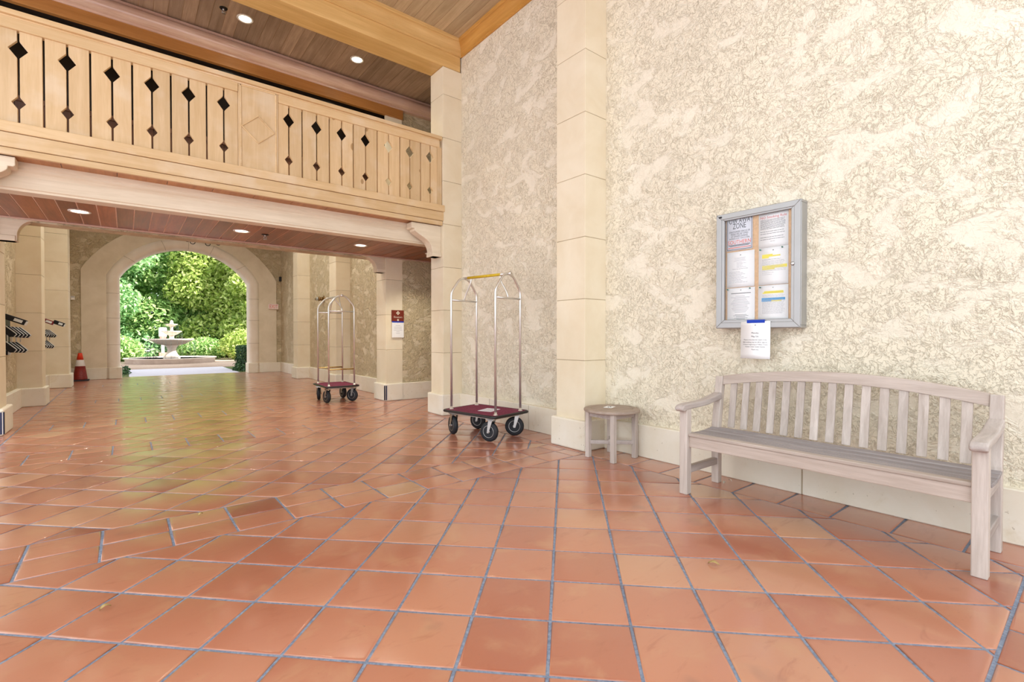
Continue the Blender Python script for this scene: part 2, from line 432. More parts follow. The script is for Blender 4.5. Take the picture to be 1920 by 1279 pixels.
def tile(poly, g=GR):
    o = inset(poly, g)
    if len(o) < 3: return
    i1 = inset(o, 0.0035)
    i2 = inset(o, 0.011)
    rr = min(1, max(0, random.gauss(0.5, 0.22)))
    if len(i1) != len(o) or len(i2) != len(o):
        FLOOR.prism(o, 'z', -0.008, -0.0005, rr); return
    n = len(o); tx, ty = random.gauss(0, 0.0024), random.gauss(0, 0.0024)
    cx = sum(p[0] for p in o) / n; cy = sum(p[1] for p in o) / n
    zz = lambda p, z: (p[0], p[1], z + tx * (p[0] - cx) + ty * (p[1] - cy))
    vs = [(p[0], p[1], -0.008) for p in o] + [zz(p, -0.003) for p in o] + [zz(p, -0.0008) for p in i1] + [zz(p, 0.0) for p in i2]
    fs = []
    for L in range(3):
        for k in range(n):
            k2 = (k + 1) % n; fs.append((L * n + k, L * n + k2, (L + 1) * n + k2, (L + 1) * n + k))
    FLOOR.add(vs, fs, rr, True); o_ = len(FLOOR.v) - len(vs)
    FLOOR.f.append([o_ + 3 * n + k for k in range(n)]); FLOOR.r.append(rr); FLOOR.mi.append(0); FLOOR.sm.append(True)
S2 = math.sqrt(0.5)
def diag(x0, x1, y0, y1, ox=1.316, oy=1.399):
    for i in range(-60, 61):
        for j in range(-60, 61):
            cs = []
            for (a, b) in ((i, j), (i + 1, j), (i + 1, j + 1), (i, j + 1)):
                u, w = a * PITCH, b * PITCH
                cs.append((ox + (u - w) * S2, oy + (u + w) * S2))
            if max(c[0] for c in cs) < x0 or min(c[0] for c in cs) > x1 or max(c[1] for c in cs) < y0 or min(c[1] for c in cs) > y1: continue
            p = cs
            for (a, b, c) in ((1, 0, x1), (-1, 0, -x0), (0, 1, y1), (0, -1, -y0)):
                p = clip(p, a, b, c)
                if len(p) < 3: break
            if len(p) >= 3: tile(p)
def band_x(x0, x1, rows, ph=0.194, pit=0.3095):
    k = math.floor((x0 - ph) / pit)
    while ph + k * pit < x1:
        a, b = max(x0, ph + k * pit), min(x1, ph + (k + 1) * pit)
        if b - a > 0.03:
            for (y0, y1) in rows: tile([(a, y0), (b, y0), (b, y1), (a, y1)])
        k += 1
def band_y(y0, y1, x0, x1, ph=0.796, pit=0.31):
    k = math.floor((y0 - ph) / pit)
    while ph + k * pit < y1:
        a, b = max(y0, ph + k * pit), min(y1, ph + (k + 1) * pit)
        if b - a > 0.03: tile([(x0, a), (x1, a), (x1, b), (x0, b)])
        k += 1
XL = -2.2; XB = 3.437
B1 = [(-0.26, -0.005), (-0.005, 0.25)]; B2 = [(3.18, 3.433), (3.433, 3.688)]; B3 = [(5.98, 6.22), (6.22, 6.46)]
B4 = [(7.95, 8.2), (8.2, 8.45)]; B5 = [(10.75, 11.0), (11.0, 11.25)]; B6 = [(14.05, 14.3), (14.3, 14.55)]
for rows in (B1, B2, B3): band_x(XL, XB, rows)
for rows in (B4, B5, B6): band_x(-1.03, XB, rows)
diag(XL, XB, -1.6, -0.26); diag(XL, XB, 0.25, 3.18); diag(XL, XB, 3.688, 5.98)
diag(-1.03, 6.6, 6.46, 7.95); diag(-1.03, XB, 8.45, 10.75); diag(-1.03, XB, 11.25, 14.05); diag(-1.03, XB, 14.55, 16.95)
band_y(-1.6, 6.46, XB, 3.85); band_y(7.95, 16.6, XB, 3.9); band_y(6.46, 16.6, -1.40, -1.03)
fl_ = struct(FLOOR.build('floor', M['tile'], fix=False))
g = MB(); g.box(-2.25, -1.65, -0.12, 6.9, 16.98, -0.0045)
struct(g.build('trim_1', M['grout']))

# ------------------------------------------------------------------ walls, pillars
def wall(name, boxes, mat):
    m = MB()
    for b in boxes: m.box(*b)
    return struct(m.build(name, mat))
HT = 5.42
wall('wall_right', [(XW, -8.0, 0, XW + 0.3, 6.30, HT)], M['stucco'])
wall('wall_right_rear', [(XW, 8.0, 0, XW + 0.3, 16.6, HT)], M['stucco_far'])
wall('wall_left', [(-1.66, 8.0, 0, -1.36, 16.6, 3.95), (-1.66, 8.0, 5.2, -1.36, 16.6, HT)], M['stucco_far'])  # high gap added, unseen, to let daylight into the rear hall
wall('wall_elevator', [(XW + 0.001, 7.90, 0, 6.9, 8.2, 2.52)], M['stucco_far'])
wall('wall_alcove_end', [(6.6, 6.0, 0, 6.9, 7.90, HT)], M['stucco_far'])
wall('wall_alcove_near', [(XW + 0.3, 6.0, 0, 6.6, 6.30, HT)], M['stucco_far'])
# upper rear wall with its dark opening
wall('wall_upper_rear', [(3.515, 7.93, 2.98, 6.6, 8.2, HT), (-1.66, 7.93, 2.98, -1.3, 8.2, HT), (-1.3, 7.93, 4.95, 3.515, 8.2, HT)], M['stucco_far'])

def pillar(name, x0, y0, x1, y1, z1, side, front_x, plinth_h=0.30, zj=0.278, zb=0.612):
    """stacked cast stone blocks with thin recessed joints on a chamfered plinth; side=+1 right row (face to -x)"""
    m = MB(); m.m = 1; m.box(x0 + 0.004, y0 + 0.004, 0.02, x1 - 0.004, y1 - 0.004, z1); m.m = 0
    z = zj
    while z < z1 - 0.02:
        m.box(x0, y0, z + (0.0025 if z > zj else 0), x1, y1, min(z + zb - 0.0025, z1)); z += zb
    p = struct(m.build(name, [M['stone'], M['joint']], bevel=0.003, seg=1))
    return p
def plinth(name, x0, y0, x1, y1, h=0.30):
    m = MB(); m.box(x0, y0, 0, x1, y1, h)
    return struct(m.build(name, M['plinth'], bevel=0.018, seg=2))
PX = 3.52
n_ = 2
for (y0, y1, top) in ((3.25, 3.65, HT), (5.96, 6.31, 4.95), (7.90, 8.30, 4.95), (10.45, 10.88, HT), (13.42, 13.84, HT)):
    pillar('trim_%d' % n_, PX, y0, XW + 0.002, y1, top, 1, PX); n_ += 1
    plinth('trim_%d' % n_, PX - 0.04, y0 - 0.04, XW + 0.01, y1 + 0.05); n_ += 1
for (x1, y0, y1, top) in ((-1.17, 5.96, 6.31, 4.95), (-1.135, 7.90, 8.33, 4.95), (-1.065, 10.83, 11.22, HT), (-0.985, 14.25, 14.72, HT)):
    pillar('trim_%d' % n_, -1.37, y0, x1, y1, top, -1, x1); n_ += 1
    plinth('trim_%d' % n_, -1.38, y0 - 0.04, x1 + 0.042, y1 + 0.12 if y0 < 8.5 and y0 > 7 else y1 + 0.05); n_ += 1
# baseboards
def baseb(name, x0, y0, x1, y1, h=0.30):
    m = MB(); m.box(x0, y0, 0, x1, y1, h)
    return struct(m.build(name, M['plinth'], bevel=0.008, seg=1))
def baseb_joints(name, x0, x1, segs, h=0.302):
    m = MB()
    m.m = 1; m.box(x0 + 0.003, segs[0] + 0.003, 0.001, x1 - 0.003, segs[-1] - 0.003, h - 0.004); m.m = 0
    for a, b in zip(segs, segs[1:]): m.box(x0, a + 0.001, 0, x1, b - 0.001, h)
    return struct(m.build(name, [M['plinth'], M['joint']], bevel=0.006, seg=1))
baseb_joints('baseboard_right', 3.765, XW + 0.05, [-1.2, 0.0, 1.385, 2.80, 3.215])
baseb_joints('baseboard_right_middle', 3.775, XW + 0.05, [3.69, 4.4, 5.2, 5.93])
baseb_joints('baseboard_right_rear', 3.785, XW + 0.05, [8.34, 9.0, 9.7, 10.42])
baseb_joints('baseboard_right_far', 3.785, XW + 0.05, [10.92, 12.1, 13.39])
baseb_joints('baseboard_right_end', 3.785, XW + 0.05, [13.88, 15.2, 16.46])
baseb_joints('baseboard_left', -1.38, -1.30, [8.44, 9.6, 10.80])
baseb_joints('baseboard_left_rear', -1.38, -1.29, [11.26, 12.8, 14.22])
baseb('baseboard_elevator', XW - 0.02, 7.86, 6.6, 7.92)

# steel corner guards on the two plinth corners
for nm, x, y, sx, lab in (('corner_guard', PX - 0.042, 7.858, 1, 'dark steel corner guard strip on the plinth corner below the elevator sign'),
                          ('corner_guard', -1.091, 7.858, -1, 'dark steel corner guard strip on the plinth at the left edge of the photo')):
    m = MB(); m.box(x - 0.003 * sx, y - 0.003, 0.02, x + 0.052 * sx, y + 0.0008, 0.27); m.box(x - 0.003 * sx, y - 0.003, 0.02, x + 0.0008 * sx, y + 0.03, 0.27)
    t = m.build(nm, M['guard']); tag(t, lab, 'guard strip')
    m = MB(); m.box(x + 0.008 * sx, y - 0.0045, 0.02, x + 0.014 * sx, y - 0.0025, 0.27); m.box(x + 0.040 * sx, y - 0.0045, 0.02, x + 0.050 * sx, y - 0.0025, 0.27)
    m.build('guard_edge', M['trim_white'], t)

# ------------------------------------------------------------------ arch wall
YA = 16.5; CXA = 1.395
def arc(cx, cz, r, hw, n=28):
    a = math.acos(hw / r); return [(cx + r * math.cos(math.pi - a - (math.pi - 2 * a) * i / n), cz + r * math.sin(math.pi - a - (math.pi - 2 * a) * i / n)) for i in range(n + 1)]
op = [(CXA - 1.525, 0)] + arc(CXA, 1.845, 1.743, 1.525) + [(CXA + 1.525, 0)]
mo = [(CXA - 1.80, 0)] + arc(CXA, 1.87, 1.995, 1.80) + [(CXA + 1.80, 0)]
ou = [(CXA - 2.30, 0)] + arc(CXA, 1.665, 2.585, 2.30) + [(CXA + 2.30, 0)]
def ring(mb, inn, out, y0, y1, smooth=False):
    n = len(inn); vs = []
    for y in (y0, y1): vs += [(p[0], y, p[1]) for p in inn] + [(p[0], y, p[1]) for p in out]
    fs = []; A, B, C_, D = 0, n, 2 * n, 3 * n
    for i in range(n - 1):
        fs += [(A + i, A + i + 1, B + i + 1, B + i), (C_ + i, D + i, D + i + 1, C_ + i + 1), (A + i, C_ + i, C_ + i + 1, A + i + 1), (B + i, B + i + 1, D + i + 1, D + i)]
    fs += [(A, B, D, C_), (B - 1, C_ - 1, 4 * n - 1, D - 1)]
    mb.add(vs, fs, 0.5, smooth)
m = MB()
def rect_out(curve, x0, x1, zt):
    res = []
    for (x, z) in curve: res.append((x, zt))
    res[0] = (x0, 0); res[-1] = (x1, 0); res[1] = (x0, zt); res[-2] = (x1, zt)
    return res
ring(m, ou, rect_out(ou, -1.66, XW + 0.3, HT), YA, YA + 0.35)
struct(m.build('wall_arch', M['stucco_far']))
m = MB(); ring(m, mo, ou, YA - 0.035, YA + 0.35); struct(m.build('trim_40', M['arch_stone'], bevel=0.01, seg=2))
# rounded moulding round the opening, built as a few nested steps
m = MB()
prof = [(0.0, 0.02), (0.06, -0.035), (0.16, -0.075), (0.30, -0.10), (0.5, -0.105), (0.72, -0.10), (0.88, -0.075), (0.96, -0.04), (1.0, -0.03)]
n = len(op); vs = []
for (t, dy) in prof:
    vs += [(a[0] + (b[0] - a[0]) * t, YA + dy, a[1] + (b[1] - a[1]) * t) for a, b in zip(op, mo)]
P = len(prof)
vs += [(a[0], YA + 0.36, a[1]) for a in op]
fs = []
for k_ in range(P - 1):
    for i in range(n - 1): fs.append((k_ * n + i, k_ * n + i + 1, (k_ + 1) * n + i + 1, (k_ + 1) * n + i))
for i in range(n - 1): fs.append((P * n + i, P * n + i + 1, i + 1, i))
vs2 = [(b[0], YA + 0.35, b[1]) for b in mo]
m.add(vs, fs, 0.5, True)
struct(m.build('trim_41', M['arch_trim'], fix=True))
# mortar joints of the moulding
m = MB()
def jline(a, b):
    a = Vector(a); b = Vector(b)
    pts = [(a + (b - a) * t).to_2d() if False else a + (b - a) * t for t, _ in prof]
    m.tube([(p[0], YA + dy - 0.001, p[1]) for p, (t, dy) in zip(pts, prof)], 0.004, 6)
for i in (5, 11, 15, 19, 25):
    jline(op[i], mo[i])
for z in (0.9, 1.6, 2.25):
    for sx in (-1, 1): jline((CXA + sx * 1.525, z), (CXA + sx * 1.80, z))
struct(m.build('trim_42', M['joint']))
for sx, nm in ((-1, 'trim_43'), (1, 'trim_44')):
    m = MB()
    if sx < 0: m.prism([(-1.33, YA + 0.36), (-1.33, YA - 0.06), (CXA - 1.80, YA - 0.06), (CXA - 1.75, YA - 0.12), (CXA - 1.49, YA - 0.12), (CXA - 1.49, YA + 0.36)], 'z', 0, 0.30)
    else: m.prism([(XW + 0.02, YA + 0.36), (XW + 0.02, YA - 0.06), (CXA + 1.80, YA - 0.06), (CXA + 1.75, YA - 0.12), (CXA + 1.49, YA - 0.12), (CXA + 1.49, YA + 0.36)], 'z', 0, 0.30)
    struct(m.build(nm, M['plinth'], bevel=0.012, seg=2))

# ------------------------------------------------------------------ ceilings
def planks(name, x0, x1, y0, y1, z, w, mat, seam, gap=0.006, dx=0.0):
    m = MB(); x = x0 + dx
    while x < x1:
        m.box(x + gap / 2, y0, z, min(x + w, x1) - gap / 2, y1, z + 0.018); x += w
    m.m = 1; m.box(x0, y0, z + 0.004, x1, y1, z + 0.05)
    return struct(m.build(name, [mat, seam]))
ZC = 5.355
planks('ceiling', -2.4, XW + 0.25, 0.2, 5.97, ZC, 0.15, M['plank_hall'], M['seam_up'], 0.005)
planks('ceiling_upper', -2.4, 6.6, 6.28, 7.95, ZC, 0.15, M['plank_up'], M['seam_up'], 0.005)
planks('ceiling_soffit', -1.66, 6.6, 6.26, 7.905, 2.50, 0.158, M['plank_low'], M['seam'], 0.011)
planks('ceiling_eave', -1.66, 3.5, 5.985, 6.24, 2.712, 0.40, M['plank_eave'], M['dark_wood'], 0.006)
planks('ceiling_rear', -1.66, XW + 0.3, 7.95, 16.85, ZC, 0.16, M['plank_up'], M['seam_up'], 0.005)
m = MB(); m.box(-2.4, 0.2, ZC + 0.05, 6.9, 16.85, ZC + 0.25); struct(m.build('trim_50', M['stone']))
m = MB(); m.box(-9.0, 12.0, ZC + 0.26, 14.0, 16.85, 9.4); struct(m.build('wall_upper_storey', M['stucco_far']))      # unseen upper storey, sized to cast shade over the fountain
m = MB(); m.box(-1.66, 6.28, 2.55, 6.6, 8.0, 2.97); struct(m.build('trim_51', M['stone']))   # upper floor slab
m = MB(); m.box(-1.66, 7.95, 2.47, XW, 8.2, 5.35); struct(m.build('wall_upper_core', M['stucco_far']))

# soffit back edge strip
m = MB(); m.box(-1.66, 7.878, 2.483, 6.6, 7.91, 2.502); struct(m.build('trim_52', M['sheen_x'], bevel=0.004))
# limewashed beam under the balcony with stepped mouldings
m = MB()
m.prism([(6.245, 2.455), (6.245, 2.475), (6.232, 2.482), (6.232, 2.60), (6.222, 2.625), (6.205, 2.645), (6.205, 2.665), (6.195, 2.672), (6.195, 2.722), (6.42, 2.722), (6.42, 2.455)], 'x', -1.36, 3.60)
struct(m.build('trim_53', M['white_wood'], bevel=0.003, seg=1))
# balcony fascia: three stepped boards
m = MB()
m.box(-1.66, 5.945, 2.893, PX + 0.02, 6.25, 2.985); m.box(-1.66, 5.955, 2.765, PX + 0.008, 6.25, 2.889); m.box(-1.66, 5.962, 2.702, PX - 0.005, 6.0, 2.761)
struct(m.build('trim_54', M['pale_wood_x'], bevel=0.004, seg=1))
# big amber beam above and its crown
m = MB(); m.box(-2.4, 5.96, 4.955, PX + 0.29, 6.31, ZC + 0.01); struct(m.build('trim_55', M['amber_x'], bevel=0.004, seg=1))
def crown_prof(a0, sgn):
    # (horizontal, z) cove profile against a face at a0, projecting in direction sgn
    pts = [(0.0, 5.165), (0.018, 5.165), (0.018, 5.182), (0.03, 5.19)]
    for i in range(9):
        t = i / 8 * math.pi / 2; pts.append((0.03 + 0.085 * (1 - math.cos(t)), 5.20 + 0.115 * math.sin(t)))
    pts += [(0.128, 5.322), (0.128, ZC + 0.002), (0.0, ZC + 0.002)]
    return [(a0 + sgn * p[0], p[1]) for p in pts]
m = MB(); m.prism(crown_prof(5.962, -1), 'x', -2.4, XW); struct(m.build('trim_56', M['amber_x']))
m = MB(); m.prism(crown_prof(XW + 0.002, -1), 'y', 3.66, 5.96); struct(m.build('trim_57', M['amber_y']))
m = MB(); m.prism(crown_prof(XW + 0.002, -1), 'y', 0.2, 3.24); struct(m.build('trim_58', M['amber_y']))
# rear upper fascia and half round moulding
m = MB(); m.box(-1.66, 7.86, 4.945, 3.835, 7.93, 5.10); struct(m.build('trim_59', M['brown_x'], bevel=0.004, seg=1))
m = MB()
pts = [(7.93, 5.095), (7.845, 5.095), (7.845, 5.118)]
for i in range(13):
    a = -math.pi / 2 + math.pi * i / 12; pts.append((7.845 - 0.095 * math.cos(a), 5.212 + 0.092 * math.sin(a)))
pts += [(7.845, 5.306), (7.825, 5.318), (7.825, 5.345), (7.93, 5.345)]
m.prism(pts, 'x', -1.66, 6.6, smooth=False)
o = struct(m.build('trim_60', M['sheen_x']))
for p in o.data.polygons: p.use_smooth = True
o.data.set_sharp_from_angle(angle=R(35))
# lower part of the upper rear wall and a black sheet for the unlit opening
m = MB(); x = -1.3
while x < 3.5: m.box(x, 7.90, 2.97, min(x + 0.16, 3.515) - 0.004, 7.94, 3.88); x += 0.16
m.box(-1.3, 7.88, 3.84, 3.515, 7.96, 3.90)
struct(m.build('trim_61', M['dark_wood']))
m = MB(); m.box(-1.3, 7.925, 3.90, 3.515, 7.945, 4.955); struct(m.build('unlit_opening', M['dark_void']))

# ------------------------------------------------------------------ balcony railing
rail = thing('balcony_railing', 'pale pine balcony railing with slots and diamond cut-outs above the passage', 'railing', (1.17, 6.0, 2.985))
T = Matrix.Translation((-1.17, -6.0, -2.985))
YB0, YB1 = 5.995, 6.03
ZT, ZB = 3.83, 2.985
dia_x = [-1.036, -0.719, -0.404, -0.089, 0.216, 0.521, 0.835, 1.488, 1.80, 2.10, 2.405, 2.716, 3.024, 3.335]
pl_x = [-0.877, -0.56, -0.246, 0.062, 0.37, 0.678, 1.635, 1.95, 2.246, 2.56, 2.876, 3.185]
def half(side, x, top):
    zc, h, w = (3.635, 0.073, 0.062) if top else (3.172, 0.052, 0.044)
    return [(x - side * 0.006, zc - h), (x + (-side) * (w), zc), (x - side * 0.006, zc + h)]
edges = sorted([(x, True) for x in dia_x] + [(x, False) for x in pl_x])
def board(xa, da, xb, db):
    """board between slot at xa and slot at xb; d* = that slot carries diamonds (None: plain end)"""
    g_ = 0.0078; xl = xa + (g_ if da is not None else 0); xr = xb - (g_ if db is not None else 0)
    poly = [(xl, ZB), (xr, ZB)]
    if db:
        for top in (False, True):
            zc, h, w = (3.635, 0.075, 0.064) if top else (3.172, 0.052, 0.046)
            poly += [(xr, zc - h), (xb - w, zc), (xr, zc + h)]
    poly += [(xr, ZT), (xl, ZT)]
    if da:
        for top in (True, False):
            zc, h, w = (3.635, 0.075, 0.064) if top else (3.172, 0.052, 0.046)
            poly += [(xl, zc + h), (xa + w, zc), (xl, zc - h)]
    mb = MB(T); mb.prism(poly, 'y', YB0, YB1)
    mb.build('board', M['pale_wood_z'], rail, bevel=0.002, seg=1)
L_ = [e for e in edges if e[0] < 0.97]; R__ = [e for e in edges if e[0] > 1.37]
seqL = [(-1.165, None)] + L_ + [(0.966, None)]
for (xa, da), (xb, db) in zip(seqL, seqL[1:]): board(xa, da, xb, db)
seqR = [(1.372, None)] + R__ + [(3.44, None)]
for (xa, da), (xb, db) in zip(seqR, seqR[1:]): board(xa, da, xb, db)
mb = MB(T); mb.box(0.968, 5.985, ZB, 1.370, 6.04, 3.90)
pn = mb.build('panel', M['pale_wood_z'], rail, bevel=0.003, seg=1)
mb = MB(T)
for (xa, za, xb, zb) in ((0.985, ZB + 0.005, 1.0, 3.895), (1.338, ZB + 0.005, 1.353, 3.895)): mb.box(xa, 5.977, za, xb, 5.986, zb)
mb.box(0.985, 5.977, 3.872, 1.353, 5.986, 3.888)
mb.build('moulding', M['pale_wood_x'], pn, bevel=0.003, seg=1)
mb = MB(T); zc = 3.435; cx = 1.165
for q in range(4):
    a0 = [(0.172, 0), (0, 0.158), (-0.172, 0), (0, -0.158)][q]; a1 = [(0, 0.158), (-0.172, 0), (0, -0.158), (0.172, 0)][q]
    k = 0.90
    mb.prism([(cx + a0[0], zc + a0[1]), (cx + a1[0], zc + a1[1]), (cx + a1[0] * k, zc + a1[1] * k), (cx + a0[0] * k, zc + a0[1] * k)], 'y', 5.974, 5.986)
mb.build('diamond_moulding', M['pale_wood_x'], pn, bevel=0.002, seg=1)
mb = MB(T); mb.box(-1.165, 5.975, 3.795, 0.966, 6.05, 3.89); mb.box(1.372, 5.975, 3.795, 3.475, 6.05, 3.89)
mb.build('top_rail', M['pale_wood_x'], rail, bevel=0.004, seg=1)
mb = MB(T); mb.box(-1.165, 5.972, 3.888, 3.47, 6.07, 3.906); mb.box(-1.165, 5.945, 3.904, 3.50, 6.09, 3.950)
mb.build('cap_rail', M['pale_wood_x'], rail, bevel=0.006, seg=2)
mb = MB(T); mb.box(3.44, 5.985, ZB, 3.515, 6.05, 3.80)
mb.build('end_post', M['pale_wood_z'], rail, bevel=0.003, seg=1)

# ------------------------------------------------------------------ scroll brackets
def bracket_mesh(name, loc, sgn, label, Wd, H, depth, arc_only=False):
    """bracket against a pillar face at local x=0, projecting towards -sgn*x... sgn=-1 projects to -x"""
    root = thing(name, label, 'bracket', loc)
    def prof(ins=0.0, bottom=True):
        pts = []
        if arc_only:
            pts = [(0, 0), (0, -H), (0.155, -H), (0.155, -H + 0.06)]
            for i in range(13):
                a = i / 12 * math.pi / 2
                pts.append((0.155 + (Wd - 0.155) * (1 - math.cos(a)), -H + 0.06 + (H - 0.07) * math.sin(a)))
            pts += [(Wd, 0)]
        else:
            pts = [(0, 0), (0, -H), (0.135, -H), (0.135, -H + 0.065)]
            # s curve up to the tip
            P0, P1, P2, P3 = Vector((0.135, -H + 0.065)), Vector((0.165, -H + 0.25)), Vector((0.30, -0.20)), Vector((Wd - 0.05, -0.115))
            for i in range(15):
                t = i / 14; p = P0 * (1 - t) ** 3 + P1 * 3 * t * (1 - t) ** 2 + P2 * 3 * t * t * (1 - t) + P3 * t ** 3
                pts.append((p.x, p.y))
            pts += [(Wd - 0.045, -0.085), (Wd - 0.012, -0.085), (Wd, -0.07), (Wd, 0)]
        return pts
    mb = MB(); p = [(sgn * x, z) for x, z in prof()]
    mb.prism(p, 'y', 0.0, depth)
    body = mb.build('bracket_body', M['white_wood'], root, bevel=0.006, seg=2)
    # raised curved lip following the underside
    mb = MB(); cv = [q for q in prof()][3:-3 if not arc_only else -1]
    path = [(sgn * x, 0.0, z) for x, z in cv]
    mb.tube([(q[0], -0.006, q[2]) for q in path], 0.011, 8); mb.build('moulding', M['white_wood'], body)
    mb = MB(); mb.tube([(q[0], depth + 0.004, q[2]) for q in path], 0.011, 8); mb.build('moulding', M['white_wood'], body)
    mb = MB(); mb.box(sgn * 0.0, -0.012, -H, sgn * 0.142, depth + 0.012, -H + 0.062)
    mb.build('foot_block', M['white_wood'], root, bevel=0.005, seg=2)
    return root
bracket_mesh('bracket', (PX - 0.002, 6.015, 2.70), -1, 'limewashed scroll bracket on the pillar under the right end of the balcony', 0.46, 0.44, 0.16)
bracket_mesh('bracket', (-1.168, 6.015, 2.70), 1, 'limewashed scroll bracket tip under the left end of the balcony', 0.42, 0.44, 0.16)
bracket_mesh('bracket', (PX - 0.002, 7.925, 2.495), -1, 'curved limewashed bracket on the pillar left of the elevator sign', 0.40, 0.265, 0.14, True)
bracket_mesh('bracket', (-1.133, 7.925, 2.495), 1, 'curved limewashed bracket at the left edge below the plank soffit', 0.32, 0.265, 0.14, True)

# ------------------------------------------------------------------ recessed lights and sprinklers
def downlight(x, y, z, label, group):
    t = thing('recessed_light', label, 'light', (x, y, z), 0, group)
    mb = MB(); mb.lathe([(0.072, 0.0), (0.076, -0.006), (0.094, -0.008), (0.098, -0.004), (0.098, 0.004)], n=32); mb.build('trim_ring', M['trim_white'], t)
    mb = MB(); mb.lathe([(0.0, -0.0045), (0.04, -0.004), (0.074, -0.002), (0.074, 0.003)], n=32); mb.build('lens', M['lamp'], t)
    return t
ups = [(-0.25, 7.26, 'recessed light at the left in the upper corridor ceiling'), (1.263, 7.26, 'recessed light beside the sprinkler in the upper corridor ceiling'), (2.78, 7.26, 'recessed light above the right half of the balcony railing')]
d0 = None
for x, y, lab in ups[1:]:
    if d0 is None: d0 = downlight(x, y, ZC - 0.001, lab, 'upper corridor lights')
    else: dup(d0, (x, y, ZC - 0.001), 0, lab)
d1 = None
for x, lab in ((-0.391, 'leftmost recessed light in the reddish plank soffit'), (1.18, 'recessed light in the soffit left of its small sprinkler'), (2.765, 'recessed light in the soffit above the elevator sign'), (3.96, 'recessed light in the soffit half hidden behind the right scroll bracket')):
    if d1 is None:
        d1 = downlight(x, 7.09, 2.499, lab, 'soffit lights')
    else: dup(d1, (x, 7.10, 2.499), 0, lab)
def sprinkler(x, y, z, label):
    t = thing('sprinkler', label, 'sprinkler', (x, y, z))
    mb = MB(); mb.lathe([(0.0, -0.006), (0.034, -0.008), (0.046, -0.003), (0.046, 0.003)], n=20); mb.build('escutcheon', M['iron'], t)
    mb = MB(); mb.lathe([(0.012, 0.0), (0.012, -0.02), (0.008, -0.022), (0.008, -0.03)], n=12)
    for s in (-1, 1): mb.tube([(s * 0.010, 0, -0.024), (s * 0.018, 0, -0.036), (s * 0.005, 0, -0.058)], 0.004, 6)
    mb.lathe([(0.0, -0.058), (0.024, -0.059), (0.024, -0.064), (0.0, -0.065)], n=16)
    mb.build('sprinkler_head', M['zinc'], t)
sprinkler(1.006, 7.20, ZC - 0.001, 'small metal sprinkler head beside the upper ceiling light')
sprinkler(1.47, 7.16, 2.499, 'small metal sprinkler head in the reddish plank soffit')

# ------------------------------------------------------------------ chandelier (only its lowest scrolls show)
ch = thing('chandelier', 'black iron chandelier whose lowest scroll rings show over the arch', 'chandelier', (1.55, 14.6, 3.46))
mb = MB(); mb.tube([(0, 0, 0.10), (0, 0, 1.895)], 0.012, 8); mb.lathe([(0.0, 1.86), (0.07, 1.87), (0.07, 1.896)], n=20)
mb.build('stem', M['iron'], ch)
mb = MB(); mb.tube([(0.34 * math.cos(a * math.pi / 12), 0.34 * math.sin(a * math.pi / 12), 0.16) for a in range(24)], 0.012, 8, True)
for k in range(6):
    a = k * math.pi / 3 + 0.1; c, s = math.cos(a), math.sin(a)
    mb.tube([(0, 0, 0.5), (0.18 * c, 0.18 * s, 0.34), (0.34 * c, 0.34 * s, 0.16)], 0.009, 8)
mb.build('frame', M['iron'], ch)
for k in range(6):
    a = k * math.pi / 3 + 0.1; c, s = math.cos(a) * 0.34, math.sin(a) * 0.34
    mb = MB(); mb.tube([(c + 0.055 * math.cos(q), s, 0.095 + 0.055 * math.sin(q)) for q in [i * math.pi / 8 for i in range(16)]], 0.009, 6, True)
    mb.build('scroll_ring', M['iron'], ch)
    mb = MB(); mb.lathe([(0.014, 0.17), (0.014, 0.25), (0.022, 0.27), (0.026, 0.30), (0.018, 0.34), (0.0, 0.36)], c, s, 12)
    mb.build('candle_bulb', M['bulb'], ch)

# ------------------------------------------------------------------ bench
bench = thing('bench', 'long weathered teak slatted bench against the right wall', 'bench', (3.36, 1.16, 0))
T = Matrix.Translation((-3.36, -1.16, 0))
YR, YL = 0.385, 1.925      # centre of right and left leg frames
def lb(name, mat, fn, bev=0.005, seg=2, parent=None, label=None):
    mb = MB(T); fn(mb); o = mb.build(name, mat, parent or bench, bevel=bev, seg=seg)
    if label: o['label'] = label
    return o
for yc in (YR, YL):
    lb('front_leg', M['bench_wood'], lambda b: b.box(3.115, yc - 0.030, 0, 3.175, yc + 0.030, 0.615))
    lb('rear_leg', M['bench_wood'], lambda b: b.prism([(3.555, 0), (3.61, 0), (3.61, 0.45), (3.665, 0.815), (3.615, 0.825), (3.555, 0.45)], 'y', yc - 0.028, yc + 0.028))
    lb('stretcher', M['bench_wood_x'], lambda b: b.box(3.17, yc - 0.02, 0.145, 3.56, yc + 0.02, 0.195))
    lb('side_rail', M['bench_wood_x'], lambda b: b.box(3.17, yc - 0.018, 0.345, 3.58, yc + 0.018, 0.415))
    def arm(b):
        top = [(3.055, 0.612), (3.06, 0.632), (3.08, 0.645), (3.13, 0.652), (3.22, 0.653), (3.32, 0.655), (3.42, 0.664), (3.52, 0.684), (3.60, 0.700)]
        bot = [(3.61, 0.648), (3.52, 0.637), (3.42, 0.622), (3.32, 0.614), (3.2, 0.612), (3.12, 0.606), (3.075, 0.598)]
        b.prism(top + bot, 'y', yc - 0.034, yc + 0.034, smooth=False)
    lb('armrest', M['bench_wood_x'], arm, 0.012, 3, label='greyer worn armrest')
Y0b, Y1b = YR + 0.028, YL - 0.028
def top_z(y):
    t = (y - (YR + YL) / 2) / ((YL - YR) / 2); return 0.822 + 0.075 * (1 - t * t)
def back_x(z): return 3.588 + (z - 0.45) * 0.15
